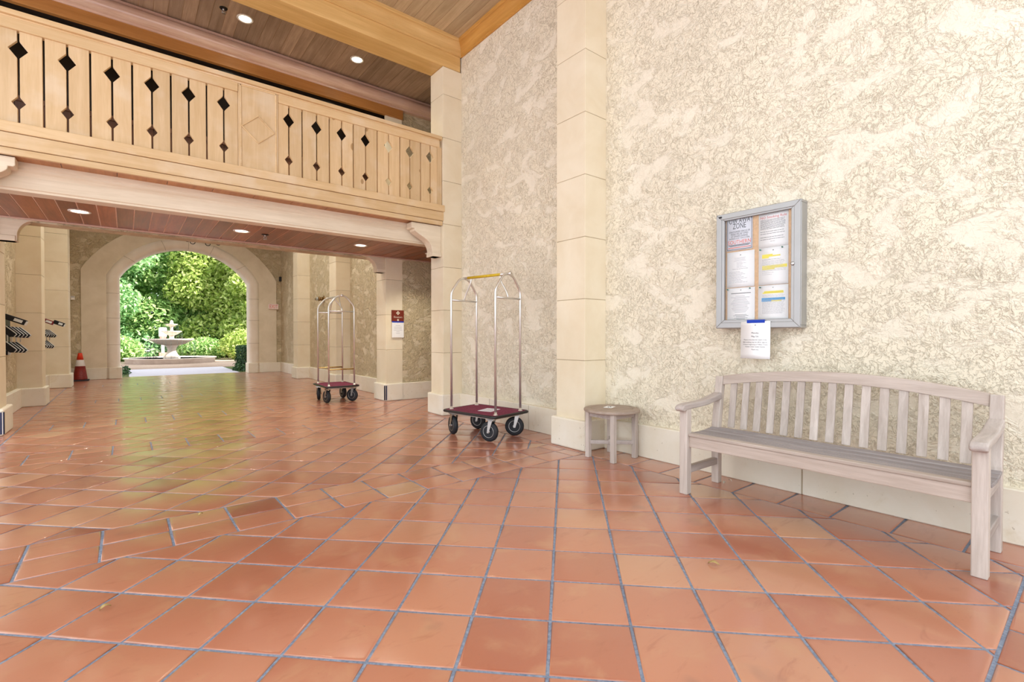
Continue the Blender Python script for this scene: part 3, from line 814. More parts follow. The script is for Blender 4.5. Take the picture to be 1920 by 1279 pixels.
def toprail(b):
    N = 26; ys = [Y0b + (Y1b - Y0b) * i / N for i in range(N + 1)]
    vs = []
    for y in ys:
        zt = top_z(y); zb_ = zt - 0.070
        vs += [(back_x(zb_) - 0.018, y, zb_), (back_x(zt) - 0.018, y, zt), (back_x(zt) + 0.018, y, zt), (back_x(zb_) + 0.018, y, zb_)]
    fs = []
    for i in range(N):
        for k in range(4):
            k2 = (k + 1) % 4; fs.append((4 * i + k, 4 * i + k2, 4 * i + 4 + k2, 4 * i + 4 + k))
    fs += [(0, 1, 2, 3), (4 * N, 4 * N + 3, 4 * N + 2, 4 * N + 1)]
    b.add(vs, fs, 0.4, False)
lb('back_rail', M['bench_wood_y'], toprail, 0.004)
lb('lower_back_rail', M['bench_wood_y'], lambda b: b.box(3.575, Y0b, 0.37, 3.605, Y1b, 0.43))
NS = 15
for i in range(NS):
    yc = 1.814 - i * 0.0937
    zt = top_z(yc) - 0.06; w = 0.0235
    lb('back_slat', M['bench_wood'], lambda b: b.prism([(back_x(0.44) - 0.008, 0.44), (back_x(zt) - 0.008, zt), (back_x(zt) + 0.010, zt), (back_x(0.44) + 0.010, 0.44)], 'y', yc - w, yc + w), 0.002, 1)
ys0, ys1 = YR - 0.028, YL + 0.028
def seat_z(x): return 0.436 - 0.018 * math.sin((x - 3.17) / 0.41 * math.pi)
for i in range(6):
    xa = 3.178 + i * 0.0665; xb = xa + 0.0585
    lb('seat_slat', M['seat_grey'], lambda b: b.prism([(xa, seat_z(xa) - 0.02), (xb, seat_z(xb) - 0.02), (xb, seat_z(xb)), (xa, seat_z(xa))], 'y', ys0 if i > 0 else Y0b + 0.004, ys1 if i > 0 else Y1b - 0.004), 0.003, 1, label='darker grey seat slat')
lb('front_apron', M['bench_wood_y'], lambda b: (b.box(3.143, Y0b, 0.340, 3.173, Y1b, 0.418), b.box(3.132, Y0b, 0.418, 3.186, Y1b, 0.440)), 0.005)

# ------------------------------------------------------------------ round side table
tb = thing('side_table', 'small round weathered teak side table between pillar and bench', 'table', (3.54, 2.93, 0), R(0))
mb = MB(); mb.lathe([(0.0, 0.432), (0.245, 0.432), (0.256, 0.437), (0.259, 0.447), (0.256, 0.457), (0.25, 0.460), (0.197, 0.460), (0.193, 0.456), (0.189, 0.460), (0.0, 0.460)], n=64)
o = mb.build('table_top', M['table_top'], tb); o.data.set_sharp_from_angle(angle=R(40))
for sx in (-1, 1):
    for sy in (-1, 1):
        mb = MB(); mb.box(sx * 0.155 - 0.022, sy * 0.148 - 0.022, 0, sx * 0.155 + 0.022, sy * 0.148 + 0.022, 0.433); mb.build('leg', M['bench_wood'], tb, bevel=0.004)
mb = MB()
for s in (-1, 1):
    mb.box(s * 0.155 - 0.01, -0.13, 0.385, s * 0.155 + 0.01, 0.13, 0.432); mb.box(-0.135, s * 0.148 - 0.01, 0.385, 0.135, s * 0.148 + 0.01, 0.432)
mb.build('apron', M['bench_wood_x'], tb, bevel=0.003)
mb = MB()
for a in (R(43.7), R(-43.7)):
    mb.M = Matrix.Rotation(a, 4, 'Z'); zz_ = 0.135 if a > 0 else 0.135
    mb.box(-0.205, -0.014, 0.125, 0.205, 0.014, 0.16)
mb.M = Matrix()
mb.lathe([(0.03, 0.118), (0.034, 0.128), (0.034, 0.162), (0.026, 0.172), (0.0, 0.176)], n=16)
mb.build('cross_stretcher', M['bench_wood_x'], tb, bevel=0.003)
cd = thing('table_card', 'small white card lying on the round side table', 'card', (3.575, 2.985, 0.4605), R(20))
mb = MB(); mb.box(-0.055, -0.04, 0, 0.055, 0.04, 0.0015); mb.build('sheet', M['paper'], cd)
mb = MB()
for (a, b) in ((-0.022, 0.0), (0.022, 0.0), (0.0, 0.014), (0.0, -0.014)): mb.box(a - 0.012, b - 0.006, 0.0016, a + 0.012, b + 0.006, 0.002)
mb.build('printed_mark', M['ink'], cd)

# ------------------------------------------------------------------ luggage carts
def hoop(px, y, zb, zs, zt, lean=0.0):
    pts = [(-px, y, zb)]; 
    def fil(a, b, c, r, n=6):
        a, b, c = Vector(a), Vector(b), Vector(c); u = (a - b).normalized(); w = (c - b).normalized()
        p0, p2 = b + u * r, b + w * r
        return [tuple(p0 * (1 - t) ** 2 + b * 2 * t * (1 - t) + p2 * t * t) for t in [i / n for i in range(n + 1)]]
    K = [(-px, y, zb), (-px, y, zs), (-px * 0.36, y, zt - 0.01), (0, y, zt), (px * 0.36, y, zt - 0.01), (px, y, zs), (px, y, zb)]
    for i in (1, 2, 3, 4, 5): pts += fil(K[i - 1], K[i], K[i + 1], 0.05 if i != 3 else 0.02)
    pts.append((px, y, zb)); return pts
def luggage_cart(label, loc, rz, W, D, px, py, brass_low):
    t = thing('luggage_cart', label, 'luggage cart', loc, rz)
    def rr(w, d, r=0.035, n=5):
        o = []
        for (sx, sy, a0) in ((1, 1, 0), (-1, 1, 90), (-1, -1, 180), (1, -1, 270)):
            for i in range(n + 1):
                a = R(a0 + 90 * i / n); o.append((sx * (w - r) + r * math.cos(a), sy * (d - r) + r * math.sin(a)))
        return o
    mb = MB(); mb.prism(rr(W / 2 - 0.012, D / 2 - 0.012), 'z', 0.262, 0.290); dk = mb.build('deck', M['carpet'], t)
    mb = MB(); ro = rr(W / 2, D / 2)
    mb.tube([(p[0], p[1], 0.276) for p in ro], 0.016, 8, True); mb.build('bumper', M['bumper'], t)
    mb = MB(); mb.box(-W / 2 + 0.04, -D / 2 + 0.04, 0.243, W / 2 - 0.04, D / 2 - 0.04, 0.263); mb.build('deck_frame', M['zinc'], t, bevel=0.004)
    for s in (-1, 1):
        mb = MB(); mb.tube(hoop(px, s * py, 0.285, 1.64, 1.815), 0.0135, 12); hp = mb.build('hoop_frame', M['chrome'], t)
        mb = MB(); mb.tube([(-px, s * py, 1.55), (px, s * py, 1.55)], 0.0115, 10); mb.build('crossbar', M['chrome'], hp)
        mb = MB(); P0 = Vector((0, s * py, 1.55)); P1 = Vector((0, s * (py - 0.03), 1.68)); P2 = Vector((0, s * (py - 0.11), 1.70)); P3 = Vector((0, s * (py - 0.12), 1.815))
        mb.tube([tuple(P0 * (1 - q) ** 3 + P1 * 3 * q * (1 - q) ** 2 + P2 * 3 * q * q * (1 - q) + P3 * q ** 3) for q in [i / 12 for i in range(13)]], 0.009, 8)
        mb.build('brace', M['chrome'], hp)
        for sx in (-1, 1):
            mb = MB(); mb.lathe([(0.026, 0.289), (0.024, 0.294), (0.016, 0.298), (0.0145, 0.32)], sx * px, s * py, 16)
            mb.build('post_collar', M['chrome'], hp)
        if brass_low:
            mb = MB(); mb.tube([(-px, s * py, 0.565), (px, s * py, 0.565)], 0.0125, 10); mb.build('lower_bar', M['brass'], hp)
    mb = MB(); mb.tube([(0, -py - 0.03, 1.818), (0, py + 0.01, 1.818)], 0.013, 12); hb = mb.build('hanging_bar', M['chrome'], t)
    mb = MB(); mb.lathe([(0.0, -0.012), (0.018, -0.01), (0.024, 0.0), (0.018, 0.008), (0.0, 0.012)], 0, -py - 0.03, 14, 'y', 1.818)
    mb.build('end_cap', M['chrome'], hb)
    if not brass_low:
        mb = MB(); mb.tube([(0, -py + 0.11, 1.818), (0, py - 0.06, 1.818)], 0.0155, 12); mb.build('yellow_tape', M['yellow_tape'], hb, label='yellow tape wrapped round the hanging bar')
    k = 0
    for sx in (-1, 1):
        for sy in (-1, 1):
            cxx, cyy = sx * (px + 0.005), sy * (py - 0.05); sw = [R(12), R(-20), R(35), R(8)][k]; k += 1
            TM = Matrix.Translation((cxx, cyy, 0)) @ Matrix.Rotation(sw, 4, 'Z')
            mb = MB(TM); rw = 0.108
            mb.lathe([(0.045, -0.022), (rw - 0.02, -0.026), (rw - 0.006, -0.020), (rw, -0.008), (rw, 0.008), (rw - 0.006, 0.020), (rw - 0.02, 0.026), (0.045, 0.022)], 0.0, 0.03, 28, 'x', rw)
            wh = mb.build('wheel', M['rubber'], t)
            mb = MB(TM); mb.lathe([(0.0, -0.030), (0.016, -0.030), (0.018, -0.020), (0.055, -0.014), (0.062, -0.024), (0.066, -0.024), (0.066, 0.024), (0.062, 0.024), (0.055, 0.014), (0.018, 0.020), (0.016, 0.030), (0.0, 0.030)], 0.0, 0.03, 24, 'x', rw)
            mb.build('hub', M['zinc'], wh)
            mb = MB(TM)
            for s2 in (-1, 1): mb.prism([(-0.030, 0.238), (0.022, 0.238), (0.042, rw - 0.014), (0.018, rw - 0.014)], 'x', s2 * 0.036 - 0.003, s2 * 0.036 + 0.003)
            mb.box(-0.039, -0.03, 0.226, 0.039, 0.022, 0.236); mb.box(-0.045, -0.045, 0.236, 0.045, 0.045, 0.244)
            mb.tube([(-0.044, 0.03, rw), (0.044, 0.03, rw)], 0.007, 8)
            mb.build('caster_fork', M['zinc'], t, bevel=0.001, seg=1)
    return t
luggage_cart('nearer luggage cart with maroon deck and yellow taped bar beside the pillar', (3.205, 4.49, 0), R(11.0), 0.57, 0.80, 0.208, 0.345, False)
luggage_cart('farther luggage cart with brass lower bars in the rear passage', (2.865, 8.52, 0), R(-1.5), 0.55, 0.76, 0.215, 0.315, True)
pp = thing('cart_sheet', 'pale printed sheet lying on the maroon deck of the nearer luggage cart', 'paper', (3.22, 4.44, 0.2905), R(24))
mb = MB(); mb.box(-0.11, -0.085, 0, 0.11, 0.085, 0.002); mb.build('sheet', M['paper_grey'], pp)
mb = MB()
for i in range(5): mb.box(-0.08, -0.06 + i * 0.026, 0.0021, 0.08 - 0.03 * (i % 2), -0.052 + i * 0.026, 0.0024)
mb.build('printed_lines', M['ink_soft'], pp)

# ------------------------------------------------------------------ notice board (faces -x); local frame: u to the right on the photo = -y
XB_ = 3.722; BY0, BY1, BZ0, BZ1 = 1.385, 2.015, 1.195, 2.110
nb = thing('notice_board', 'grey aluminium framed notice case with a glazed door above the bench', 'notice board', (XB_, 1.70, 1.195))
T = Matrix.Translation((-XB_, -1.70, -1.195))
mb = MB(T)
for (a0, a1, c0, c1) in ((BY0, BY1, BZ0, BZ0 + 0.02), (BY0, BY1, BZ1 - 0.02, BZ1), (BY0, BY0 + 0.02, BZ0 + 0.02, BZ1 - 0.02), (BY1 - 0.02, BY1, BZ0 + 0.02, BZ1 - 0.02)): mb.box(XB_ + 0.012, a0, c0, XW + 0.004, a1, c1)
mb.build('case', M['aluminium'], nb, bevel=0.004)
mb = MB(T); mb.box(XB_ + 0.04, BY0 + 0.02, BZ0 + 0.02, XB_ + 0.06, BY1 - 0.02, BZ1 - 0.02); mb.build('cork_back', M['cork'], nb)
DW = 0.062
mb = MB(T)
def mitre(b, y0, y1, z0, z1, w, xa, xb):
    for poly in ([(y0, z0), (y1, z0), (y1 - w, z0 + w), (y0 + w, z0 + w)], [(y0, z1), (y1, z1), (y1 - w, z1 - w), (y0 + w, z1 - w)], [(y0, z0), (y0, z1), (y0 + w, z1 - w), (y0 + w, z0 + w)], [(y1, z0), (y1, z1), (y1 - w, z1 - w), (y1 - w, z0 + w)]):
        b.prism(poly, 'x', xa, xb)
mitre(mb, BY0 + 0.004, BY1 - 0.004, BZ0 + 0.004, BZ1 - 0.004, 0.042, XB_, XB_ + 0.03)
mitre(mb, BY0 + 0.044, BY1 - 0.044, BZ0 + 0.044, BZ1 - 0.034, 0.024, XB_ + 0.006, XB_ + 0.03)
df = mb.build('door_frame', M['aluminium'], nb, bevel=0.003, seg=2)
mb = MB(T); mb.box(XB_ + 0.018, BY0 + 0.066, BZ0 + 0.066, XB_ + 0.022, BY1 - 0.066, BZ1 - 0.056); mb.build('glass_pane', M['pane'], df)
mb = MB(T); mb.lathe([(0.013, 0.004), (0.013, -0.006), (0.009, -0.008), (0.0, -0.008)], XB_, BY0 + 0.054, 20, 'x', 1.655); mb.build('lock', M['zinc'], df)
mb = MB(T); mb.box(XB_ - 0.0025, BY1 - 0.05, BZ1 - 0.033, XB_ + 0.002, BY1 - 0.026, BZ1 - 0.02); mb.build('maker_tab', M['rubber'], df)

def sheet(name, y_left, z_top, w, h, x, label, cat, mat, lines, tilt=0.0, bottom_curl=0.0, group=None):
    """a sheet facing -x whose top left corner (seen from the hall) is at y_left,z_top; lines drawn in sheet coords (u right, v down)"""
    rt = thing(name, label, cat, (x, y_left - w / 2, z_top - h / 2), 0, group)
    rt.rotation_euler = (tilt, 0, 0)
    mb = MB(); N = 8; vs = []
    for i in range(N + 1):
        v = h / 2 - h * i / N; c = -bottom_curl * (i / N) ** 2
        vs += [(c, w / 2, v), (c, -w / 2, v), (c + 0.0008, w / 2, v), (c + 0.0008, -w / 2, v)]
    fs = []
    for i in range(N):
        a = 4 * i; fs += [(a, a + 1, a + 5, a + 4), (a + 2, a + 6, a + 7, a + 3), (a, a + 4, a + 6, a + 2), (a + 1, a + 3, a + 7, a + 5)]
    fs += [(0, 2, 3, 1), (4 * N, 4 * N + 1, 4 * N + 3, 4 * N + 2)]
    mb.add(vs, fs, 0.5, True)
    sh = mb.build('sheet', mat, rt)
    by = {}
    for ln in lines: by.setdefault(ln[0], []).append(ln[1:])
    for key, ls in by.items():
        mb = MB()
        for l in ls:
            if l[0] == 'bar':
                _, u0, u1, v0, v1 = l; c = bottom_curl
                cc = -c * ((v0 + v1) / 2) ** 2
                lay = -0.0004 if key in ('yellow_ink', 'blue_ink') else -0.0008
                mb.add([(cc + lay, w / 2 - u0 * w, h / 2 - v0 * h), (cc + lay, w / 2 - u1 * w, h / 2 - v0 * h), (cc + lay, w / 2 - u1 * w, h / 2 - v1 * h), (cc + lay, w / 2 - u0 * w, h / 2 - v1 * h)], [(0, 1, 2, 3)], 0.5)
            elif l[0] == 'txt':
                _, body, u, v, size, sq, al = l
                cc = -bottom_curl * v * v
                text_mb(mb, body, size, (cc, w / 2 - u * w, h / 2 - v * h), (0, -1, 0), (0, 0, 1), 0.0009, al, sq)
        nm = {'ink': 'lettering', 'ink_soft': 'fine_print', 'red_ink': 'red_lettering', 'orange_ink': 'orange_lettering', 'yellow_ink': 'yellow_highlight', 'blue_ink': 'blue_highlight', 'blue_tape': 'blue_tape', 'sign_cream': 'cream_lettering'}[key]
        mb.build(nm, M[key], sh, fix=False)
    return rt
def para(key, u0, u1, v0, v1, n, ragged=0.25, th=0.35, centre=False):
    out = []
    for i in range(n):
        v = v0 + (v1 - v0) * i / max(1, n - 1); e = random.random() * ragged * (u1 - u0); t = (v1 - v0) / max(1, n) * th if n > 1 else 0.006
        if centre: out.append((key, 'bar', u0 + e / 2, u1 - e / 2, v, v + t))
        else:
            u = u0
            while u < u1 - e - 0.01:
                wl = random.uniform(0.04, 0.13); out.append((key, 'bar', u, min(u + wl, u1 - e), v, v + t)); u += wl + 0.014
    return out
XS = XB_ + 0.0375
WS, HS = 0.211, 0.279
LY, RY = 1.942, 1.694      # left edges of the two columns
# tow away sign (its top is hidden behind the frame edge)
sg = [('ink', 'txt', 'TOW AWAY', 0.5, 0.105, 0.062, 0.60, 'CENTER'), ('ink', 'txt', 'ZONE', 0.5, 0.27, 0.062, 0.62, 'CENTER'),
      ('ink', 'txt', 'UNAUTHORIZED VEHICLES OR', 0.5, 0.435, 0.0195, 0.60, 'CENTER'), ('ink', 'txt', 'VESSELS WILL BE TOWED', 0.5, 0.505, 0.0195, 0.62, 'CENTER'),
      ('ink', 'txt', "AT OWNER'S EXPENSE", 0.5, 0.575, 0.0195, 0.66, 'CENTER'), ('ink', 'txt', '24 HOURS A DAY 7 DAYS A WEEK', 0.5, 0.64, 0.0165, 0.64, 'CENTER'),
      ('orange_ink', 'txt', 'SOUTHERN', 0.5, 0.755, 0.044, 0.80, 'CENTER'), ('ink', 'bar', 0.08, 0.92, 0.825, 0.845), ('ink', 'bar', 0.14, 0.86, 0.858, 0.874),
      ('orange_ink', 'bar', 0.06, 0.94, 0.905, 0.925), ('ink', 'bar', 0.025, 0.04, 0.03, 0.975), ('ink', 'bar', 0.96, 0.975, 0.03, 0.975), ('ink', 'bar', 0.025, 0.975, 0.962, 0.975)]
sheet('tow_away_sign', LY, 2.068, 0.204, 0.258, XS - 0.004, 'grey tow away zone sign with orange letters in the notice case', 'sign', M['paper_grey'], sg)
ln = [('red_ink', 'txt', 'NO Smoking Rule', 0.5, 0.14, 0.0262, 0.98, 'CENTER'), ('ink_soft', 'bar', 0.32, 0.68, 0.066, 0.073)] + para('ink', 0.06, 0.94, 0.21, 0.46, 8, 0.1) + para('ink', 0.06, 0.94, 0.54, 0.60, 2, 0.1) + para('ink', 0.06, 0.94, 0.70, 0.76, 2, 0.3) + para('ink', 0.4, 0.56, 0.83, 0.83, 1)
sheet('printed_notice', RY, 2.062, WS, 0.262, XS, 'white sheet headed with red no smoking rule words in the notice case', 'notice', M['paper'], ln)
ln = [('ink', 'bar', 0.48, 0.52, 0.09, 0.11)] + para('ink_soft', 0.22, 0.74, 0.17, 0.26, 4, 0.3, centre=True) + para('ink_soft', 0.36, 0.75, 0.30, 0.44, 6, 0.5) + para('ink', 0.2, 0.82, 0.485, 0.485, 1) + para('ink_soft', 0.08, 0.9, 0.56, 0.86, 9, 0.5)
sheet('printed_notice', LY - 0.004, 1.799, 0.215, HS, XS - 0.002, 'plain grey printed white sheet at middle left in the notice case', 'notice', M['paper'], ln)
ln = [('ink', 'bar', 0.48, 0.52, 0.07, 0.09), ('yellow_ink', 'bar', 0.12, 0.48, 0.18, 0.215), ('yellow_ink', 'bar', 0.12, 0.74, 0.215, 0.25), ('yellow_ink', 'bar', 0.12, 0.35, 0.25, 0.285), ('yellow_ink', 'bar', 0.12, 0.96, 0.48, 0.56), ('yellow_ink', 'bar', 0.12, 0.55, 0.56, 0.60)] + para('ink', 0.12, 0.95, 0.32, 0.32, 1) + para('ink_soft', 0.12, 0.95, 0.36, 0.62, 9, 0.2) + para('ink_soft', 0.12, 0.6, 0.67, 0.72, 2, 0.4)
sheet('printed_notice', RY - 0.002, 1.799, WS, HS, XS - 0.002, 'white sheet with two patches of yellow highlighting in the notice case', 'notice', M['paper'], ln)
ln = [('ink', 'bar', 0.48, 0.52, 0.06, 0.08), ('ink', 'bar', 0.14, 0.86, 0.155, 0.172)] + para('ink_soft', 0.1, 0.85, 0.24, 0.72, 13, 0.6, centre=True) + para('ink', 0.2, 0.8, 0.80, 0.93, 5, 0.5, centre=True)
sheet('printed_notice', LY - 0.008, 1.514, 0.216, 0.262, XS - 0.004, 'white centred printed sheet at bottom left in the notice case', 'notice', M['paper'], ln)
ln = [('ink', 'bar', 0.48, 0.52, 0.06, 0.075), ('yellow_ink', 'bar', 0.2, 0.84, 0.165, 0.205), ('yellow_ink', 'bar', 0.15, 0.85, 0.20, 0.235), ('blue_ink', 'bar', 0.12, 0.90, 0.36, 0.43), ('blue_ink', 'bar', 0.12, 0.45, 0.43, 0.465), ('yellow_ink', 'bar', 0.45, 0.78, 0.43, 0.465)] + para('ink_soft', 0.14, 0.9, 0.27, 0.34, 4, 0.1) + para('ink_soft', 0.14, 0.9, 0.40, 0.80, 17, 0.1)
sheet('printed_notice', RY - 0.001, 1.516, 0.214, 0.262, XS - 0.004, 'white sheet with a blue highlighted band in the notice case', 'notice', M['paper'], ln)
ln = [('ink', 'bar', 0.48, 0.52, 0.09, 0.11), ('ink', 'txt', 'Monday,', 0.5, 0.31, 0.017, 1.0, 'CENTER'), ('ink', 'txt', 'May 5th.', 0.5, 0.405, 0.017, 1.0, 'CENTER'),
      ('ink', 'txt', 'Please note that the water in the', 0.5, 0.495, 0.0128, 1.0, 'CENTER'), ('ink', 'txt', '840 building may be off for approx.', 0.5, 0.56, 0.0128, 1.0, 'CENTER'),
      ('ink', 'txt', '3 hours beginning at 9:30am. If you', 0.5, 0.62, 0.0128, 1.0, 'CENTER'), ('ink', 'txt', 'master water needs request.', 0.5, 0.68, 0.0128, 1.0, 'CENTER'),
      ('ink', 'txt', 'Thank you.', 0.5, 0.755, 0.0128, 1.0, 'CENTER'),
      ('blue_tape', 'bar', 0.21, 0.82, -0.042, 0.042)]
sheet('taped_notice', 1.806, 1.247, 0.219, 0.283, XB_ - 0.004, 'white notice hanging by blue tape from the bottom edge of the notice case', 'notice', M['paper'], ln, 0, 0.004)
pins = [(RY - 0.018, 1.786, 'left corner of the yellow highlighted sheet'), (RY - 0.175, 1.788, 'right corner of the yellow highlighted sheet'),
        (LY - 0.014, 1.505, 'left corner of the bottom left sheet'), (LY - 0.19, 1.505, 'right corner of the bottom left sheet'), (RY - 0.018, 1.503, 'left corner of the blue highlighted sheet')]
for y, z, lab in pins:
    mb = MB(Matrix.Translation((-XS, -y, -z))); mb.lathe([(0.0045, 0.0), (0.0045, -0.003), (0.003, -0.008), (0.005, -0.012), (0.0, -0.0135)], XS - 0.006, y, 10, 'x', z)
    p = mb.build('push_pin', M['green_pin']); p.location = (XS, y, z); tag(p, 'green push pin at the top ' + lab, 'push pin', 'push pins in the notice case')

# ------------------------------------------------------------------ elevator sign and its taped sheet (face -y at Y=7.90)
def text_y(mb, body, size, x, y, z, sq=1.0): text_mb(mb, body, size, (x, y, z), (1, 0, 0), (0, 0, 1), 0.001, 'CENTER', sq)
es = thing('elevator_sign', 'maroon elevators sign with a cream diamond on the stucco', 'sign', (3.735, 7.885, 1.49))
# sits on the wall right of the pillar
mb = MB(); mb.box(-0.113, -0.008, -0.115, 0.113, 0.02, 0.095); sp = mb.build('sign_plate', M['maroon'], es, bevel=0.003)
mb = MB()
def dmd(b, cx, cz, r, y, k=0.0):
    b.add([(cx - r, y, cz), (cx, y, cz - r), (cx + r, y, cz), (cx, y, cz + r)], [(0, 1, 2, 3)], 0.5)
for (a, c) in ((0, 0.02), (0.02, 0), (0, -0.02), (-0.02, 0)): dmd(mb, a, 0.045 + c, 0.0165, -0.0088)
for (a, c) in ((0, 0.01), (0.01, 0), (0, -0.01), (-0.01, 0)): dmd(mb, a, -0.078 + c, 0.011, -0.0088)
text_y(mb, 'Elevators', 0.046, 0, -0.0085, -0.027, 0.95)
mb.build('lettering', M['sign_cream'], sp, fix=False)
ts = thing('taped_notice', 'white sheet taped with blue tape under the elevators sign', 'notice', (3.732, 7.882, 1.25))
mb = MB(); mb.box(-0.112, -0.0085, -0.145, 0.112, -0.007, 0.135); sp = mb.build('sheet', M['paper'], ts)
mb = MB()
for i, wv in enumerate((0.045, 0.07, 0.07, 0.078, 0.03, 0.036)): mb.box(-wv, -0.0092, 0.062 - i * 0.027, wv, -0.0086, 0.068 - i * 0.027)
mb.box(-0.005, -0.0092, 0.104, 0.005, -0.0086, 0.114); mb.build('printed_lines', M['ink_soft'], sp)
mb = MB(); mb.box(-0.11, -0.0105, 0.118, 0.112, -0.0088, 0.140); mb.build('blue_tape', M['blue_tape'], sp)

# ------------------------------------------------------------------ exit sign, small wall fittings
ex = thing('exit_sign', 'pale pink exit sign to the right of the arch', 'sign', (3.60, YA - 0.05, 2.04))
mb = MB(); mb.box(-0.145, -0.03, -0.085, 0.145, 0.012, 0.085); sp = mb.build('sign_case', M['exit_face'], ex, bevel=0.02, seg=3)
mb = MB(); text_y(mb, 'EXIT', 0.155, 0, -0.0312, 0.0, 0.78); mb.build('lettering', M['exit_red'], sp, fix=False)
sc_ = thing('wall_speaker', 'small black fixture high in the corner right of the arch', 'fixture', (3.80, YA - 0.06, 2.92))
mb = MB(); mb.box(-0.035, -0.05, -0.07, 0.035, 0.03, 0.07); mb.build('fixture_body', M['rubber'], sc_, bevel=0.01)
mb = MB(); mb.box(-0.012, 0.02, -0.02, 0.012, 0.065, 0.02); mb.build('mount', M['iron'], sc_)
th_ = thing('thermostat', 'small white wall box left of the arch behind the far left pillar', 'wall box', (-1.055, YA - 0.01, 2.09))
mb = MB(); mb.box(-0.04, -0.035, -0.05, 0.04, 0.012, 0.05); mb.build('box_body', M['trim_white'], th_, bevel=0.008)
mb = MB(); mb.box(-0.03, -0.038, 0.01, 0.03, -0.034, 0.045); mb.build('screen', M['ink_soft'], th_)
fd = thing('fire_connection', 'brass fire hose connection on the stucco behind the farther cart', 'fire connection', (XW, 12.25, 2.045))
mb = MB(); mb.lathe([(0.0, -0.012), (0.085, -0.010), (0.09, 0.004)], 0, 0, 24, 'x'); mb.build('wall_plate', M['bronze'], fd)
mb = MB(); mb.tube([(0, 0, 0), (-0.12, 0, 0)], 0.045, 14); mb.lathe([(0.055, -0.10), (0.058, -0.13), (0.05, -0.135), (0.0, -0.135)], 0, 0, 18, 'x')
mb.tube([(-0.08, 0, 0.0), (-0.15, 0.14, 0.0)], 0.032, 12); mb.build('hose_outlet', M['bronze'], fd)
mb = MB(); mb.lathe([(0.04, -0.135), (0.046, -0.15), (0.046, -0.175), (0.0, -0.18)], 0, 0, 18, 'x'); mb.build('cap', M['zinc'], fd)

# ------------------------------------------------------------------ wall racks on the left wall
def rack(label, loc, items):
    t = thing('wall_rack', label, 'rack', loc)      # wall face at local x=0, hall is +x
    mb = MB(); mb.box(0, -0.25, -0.28, 0.02, 0.25, 0.28); mb.build('back_panel', M['rack_black'], t, bevel=0.003)
    for zt, cnt in ((0.055, 5), (-0.165, 4)):
        for i in range(cnt):
            y = -0.21 + i * 0.09; dx = 0.02 + i * 0.026; dz = -0.004 * i
            P = [(0.018, zt + 0.055 + dz), (dx + 0.02, zt + 0.055 + dz), (dx + 0.105, zt - 0.035 + dz), (dx + 0.128, zt - 0.062 + dz), (dx + 0.10, zt - 0.10 + dz), (dx + 0.055, zt - 0.10 + dz), (0.018, zt - 0.03 + dz)]
            mb = MB(); mb.prism(P, 'y', y - 0.036, y + 0.036)
            s_ = mb.build('slat', M['rack_black'], t, bevel=0.003)
            mb = MB(); mb.tube([(P[1][0], y - 0.036, P[1][1]), (P[2][0], y - 0.036, P[2][1]), (P[3][0], y - 0.036, P[3][1]), (P[4][0], y - 0.036, P[4][1])], 0.0065, 6); mb.build('slat_edge', M['rack_white'], s_)
    for i in range(4):
        y = -0.235 + i * 0.09
        mb = MB(); mb.tube([(0.055 + i * 0.032, y, 0.03), (0.055 + i * 0.032, y, -0.12)], 0.0065, 6); mb.build('rod', M['rack_white'], t)
    for (mat, zz, xx, w_, yy) in items:
        T2 = Matrix.Translation((xx, yy, zz)) @ Matrix.Rotation(R(24), 4, 'Y')
        mb = MB(T2); mb.box(-w_ / 2, -0.06, -0.04, w_ / 2, 0.06, 0.035); c_ = mb.build('cover', mat, t, bevel=0.008)
        mb = MB(T2); mb.box(-w_ * 0.02, -0.063, -0.022, w_ * 0.36, -0.059, 0.018); mb.build('white_panel', M['rack_white'], c_)
        mb = MB(T2); mb.box(w_ * 0.44, -0.055, -0.036, w_ / 2 + 0.012, 0.055, 0.02); mb.build('white_end', M['rack_white'], c_, bevel=0.004)
    mb = MB(); mb.box(0.02, -0.22, -0.30, 0.075, -0.14, -0.235); b_ = mb.build('lower_block', M['rack_black'], t, bevel=0.006)
    mb = MB(); mb.box(0.055, -0.223, -0.298, 0.078, -0.15, -0.24); mb.build('white_end', M['rack_white'], b_, bevel=0.004)
    return t
rack('black tiered wall rack with a white panelled top cover behind the nearest left pillar', (-1.36, 9.95, 1.165), [(M['rack_black'], 0.205, 0.125, 0.24, -0.17)])
rack('black tiered wall rack with a dark red top cover behind the second left pillar', (-1.36, 13.35, 1.16), [(M['rack_red'], 0.27, 0.13, 0.24, -0.15), (M['rack_black'], 0.225, 0.31, 0.17, -0.15)])

# ------------------------------------------------------------------ traffic cone
cn = thing('traffic_cone', 'orange red traffic cone with a white collar left of the arch', 'cone', (-0.915, 16.27, 0))
mb = MB(); mb.box(-0.17, -0.17, 0.0, 0.17, 0.13, 0.03); mb.build('cone_base', M['cone_base'], cn, bevel=0.01)
mb = MB(); mb.lathe([(0.145, 0.03), (0.14, 0.05), (0.098, 0.37)], 0, 0, 28); mb.build('cone_body', M['cone_dark'], cn)
mb = MB(); mb.lathe([(0.099, 0.37), (0.1, 0.372), (0.072, 0.525), (0.07, 0.527)], 0, 0, 28); mb.build('reflective_collar', M['cone_white'], cn)
mb = MB(); mb.lathe([(0.069, 0.526), (0.04, 0.69), (0.032, 0.70), (0.0, 0.70)], 0, 0, 28); mb.build('cone_tip', M['cone_red'], cn)

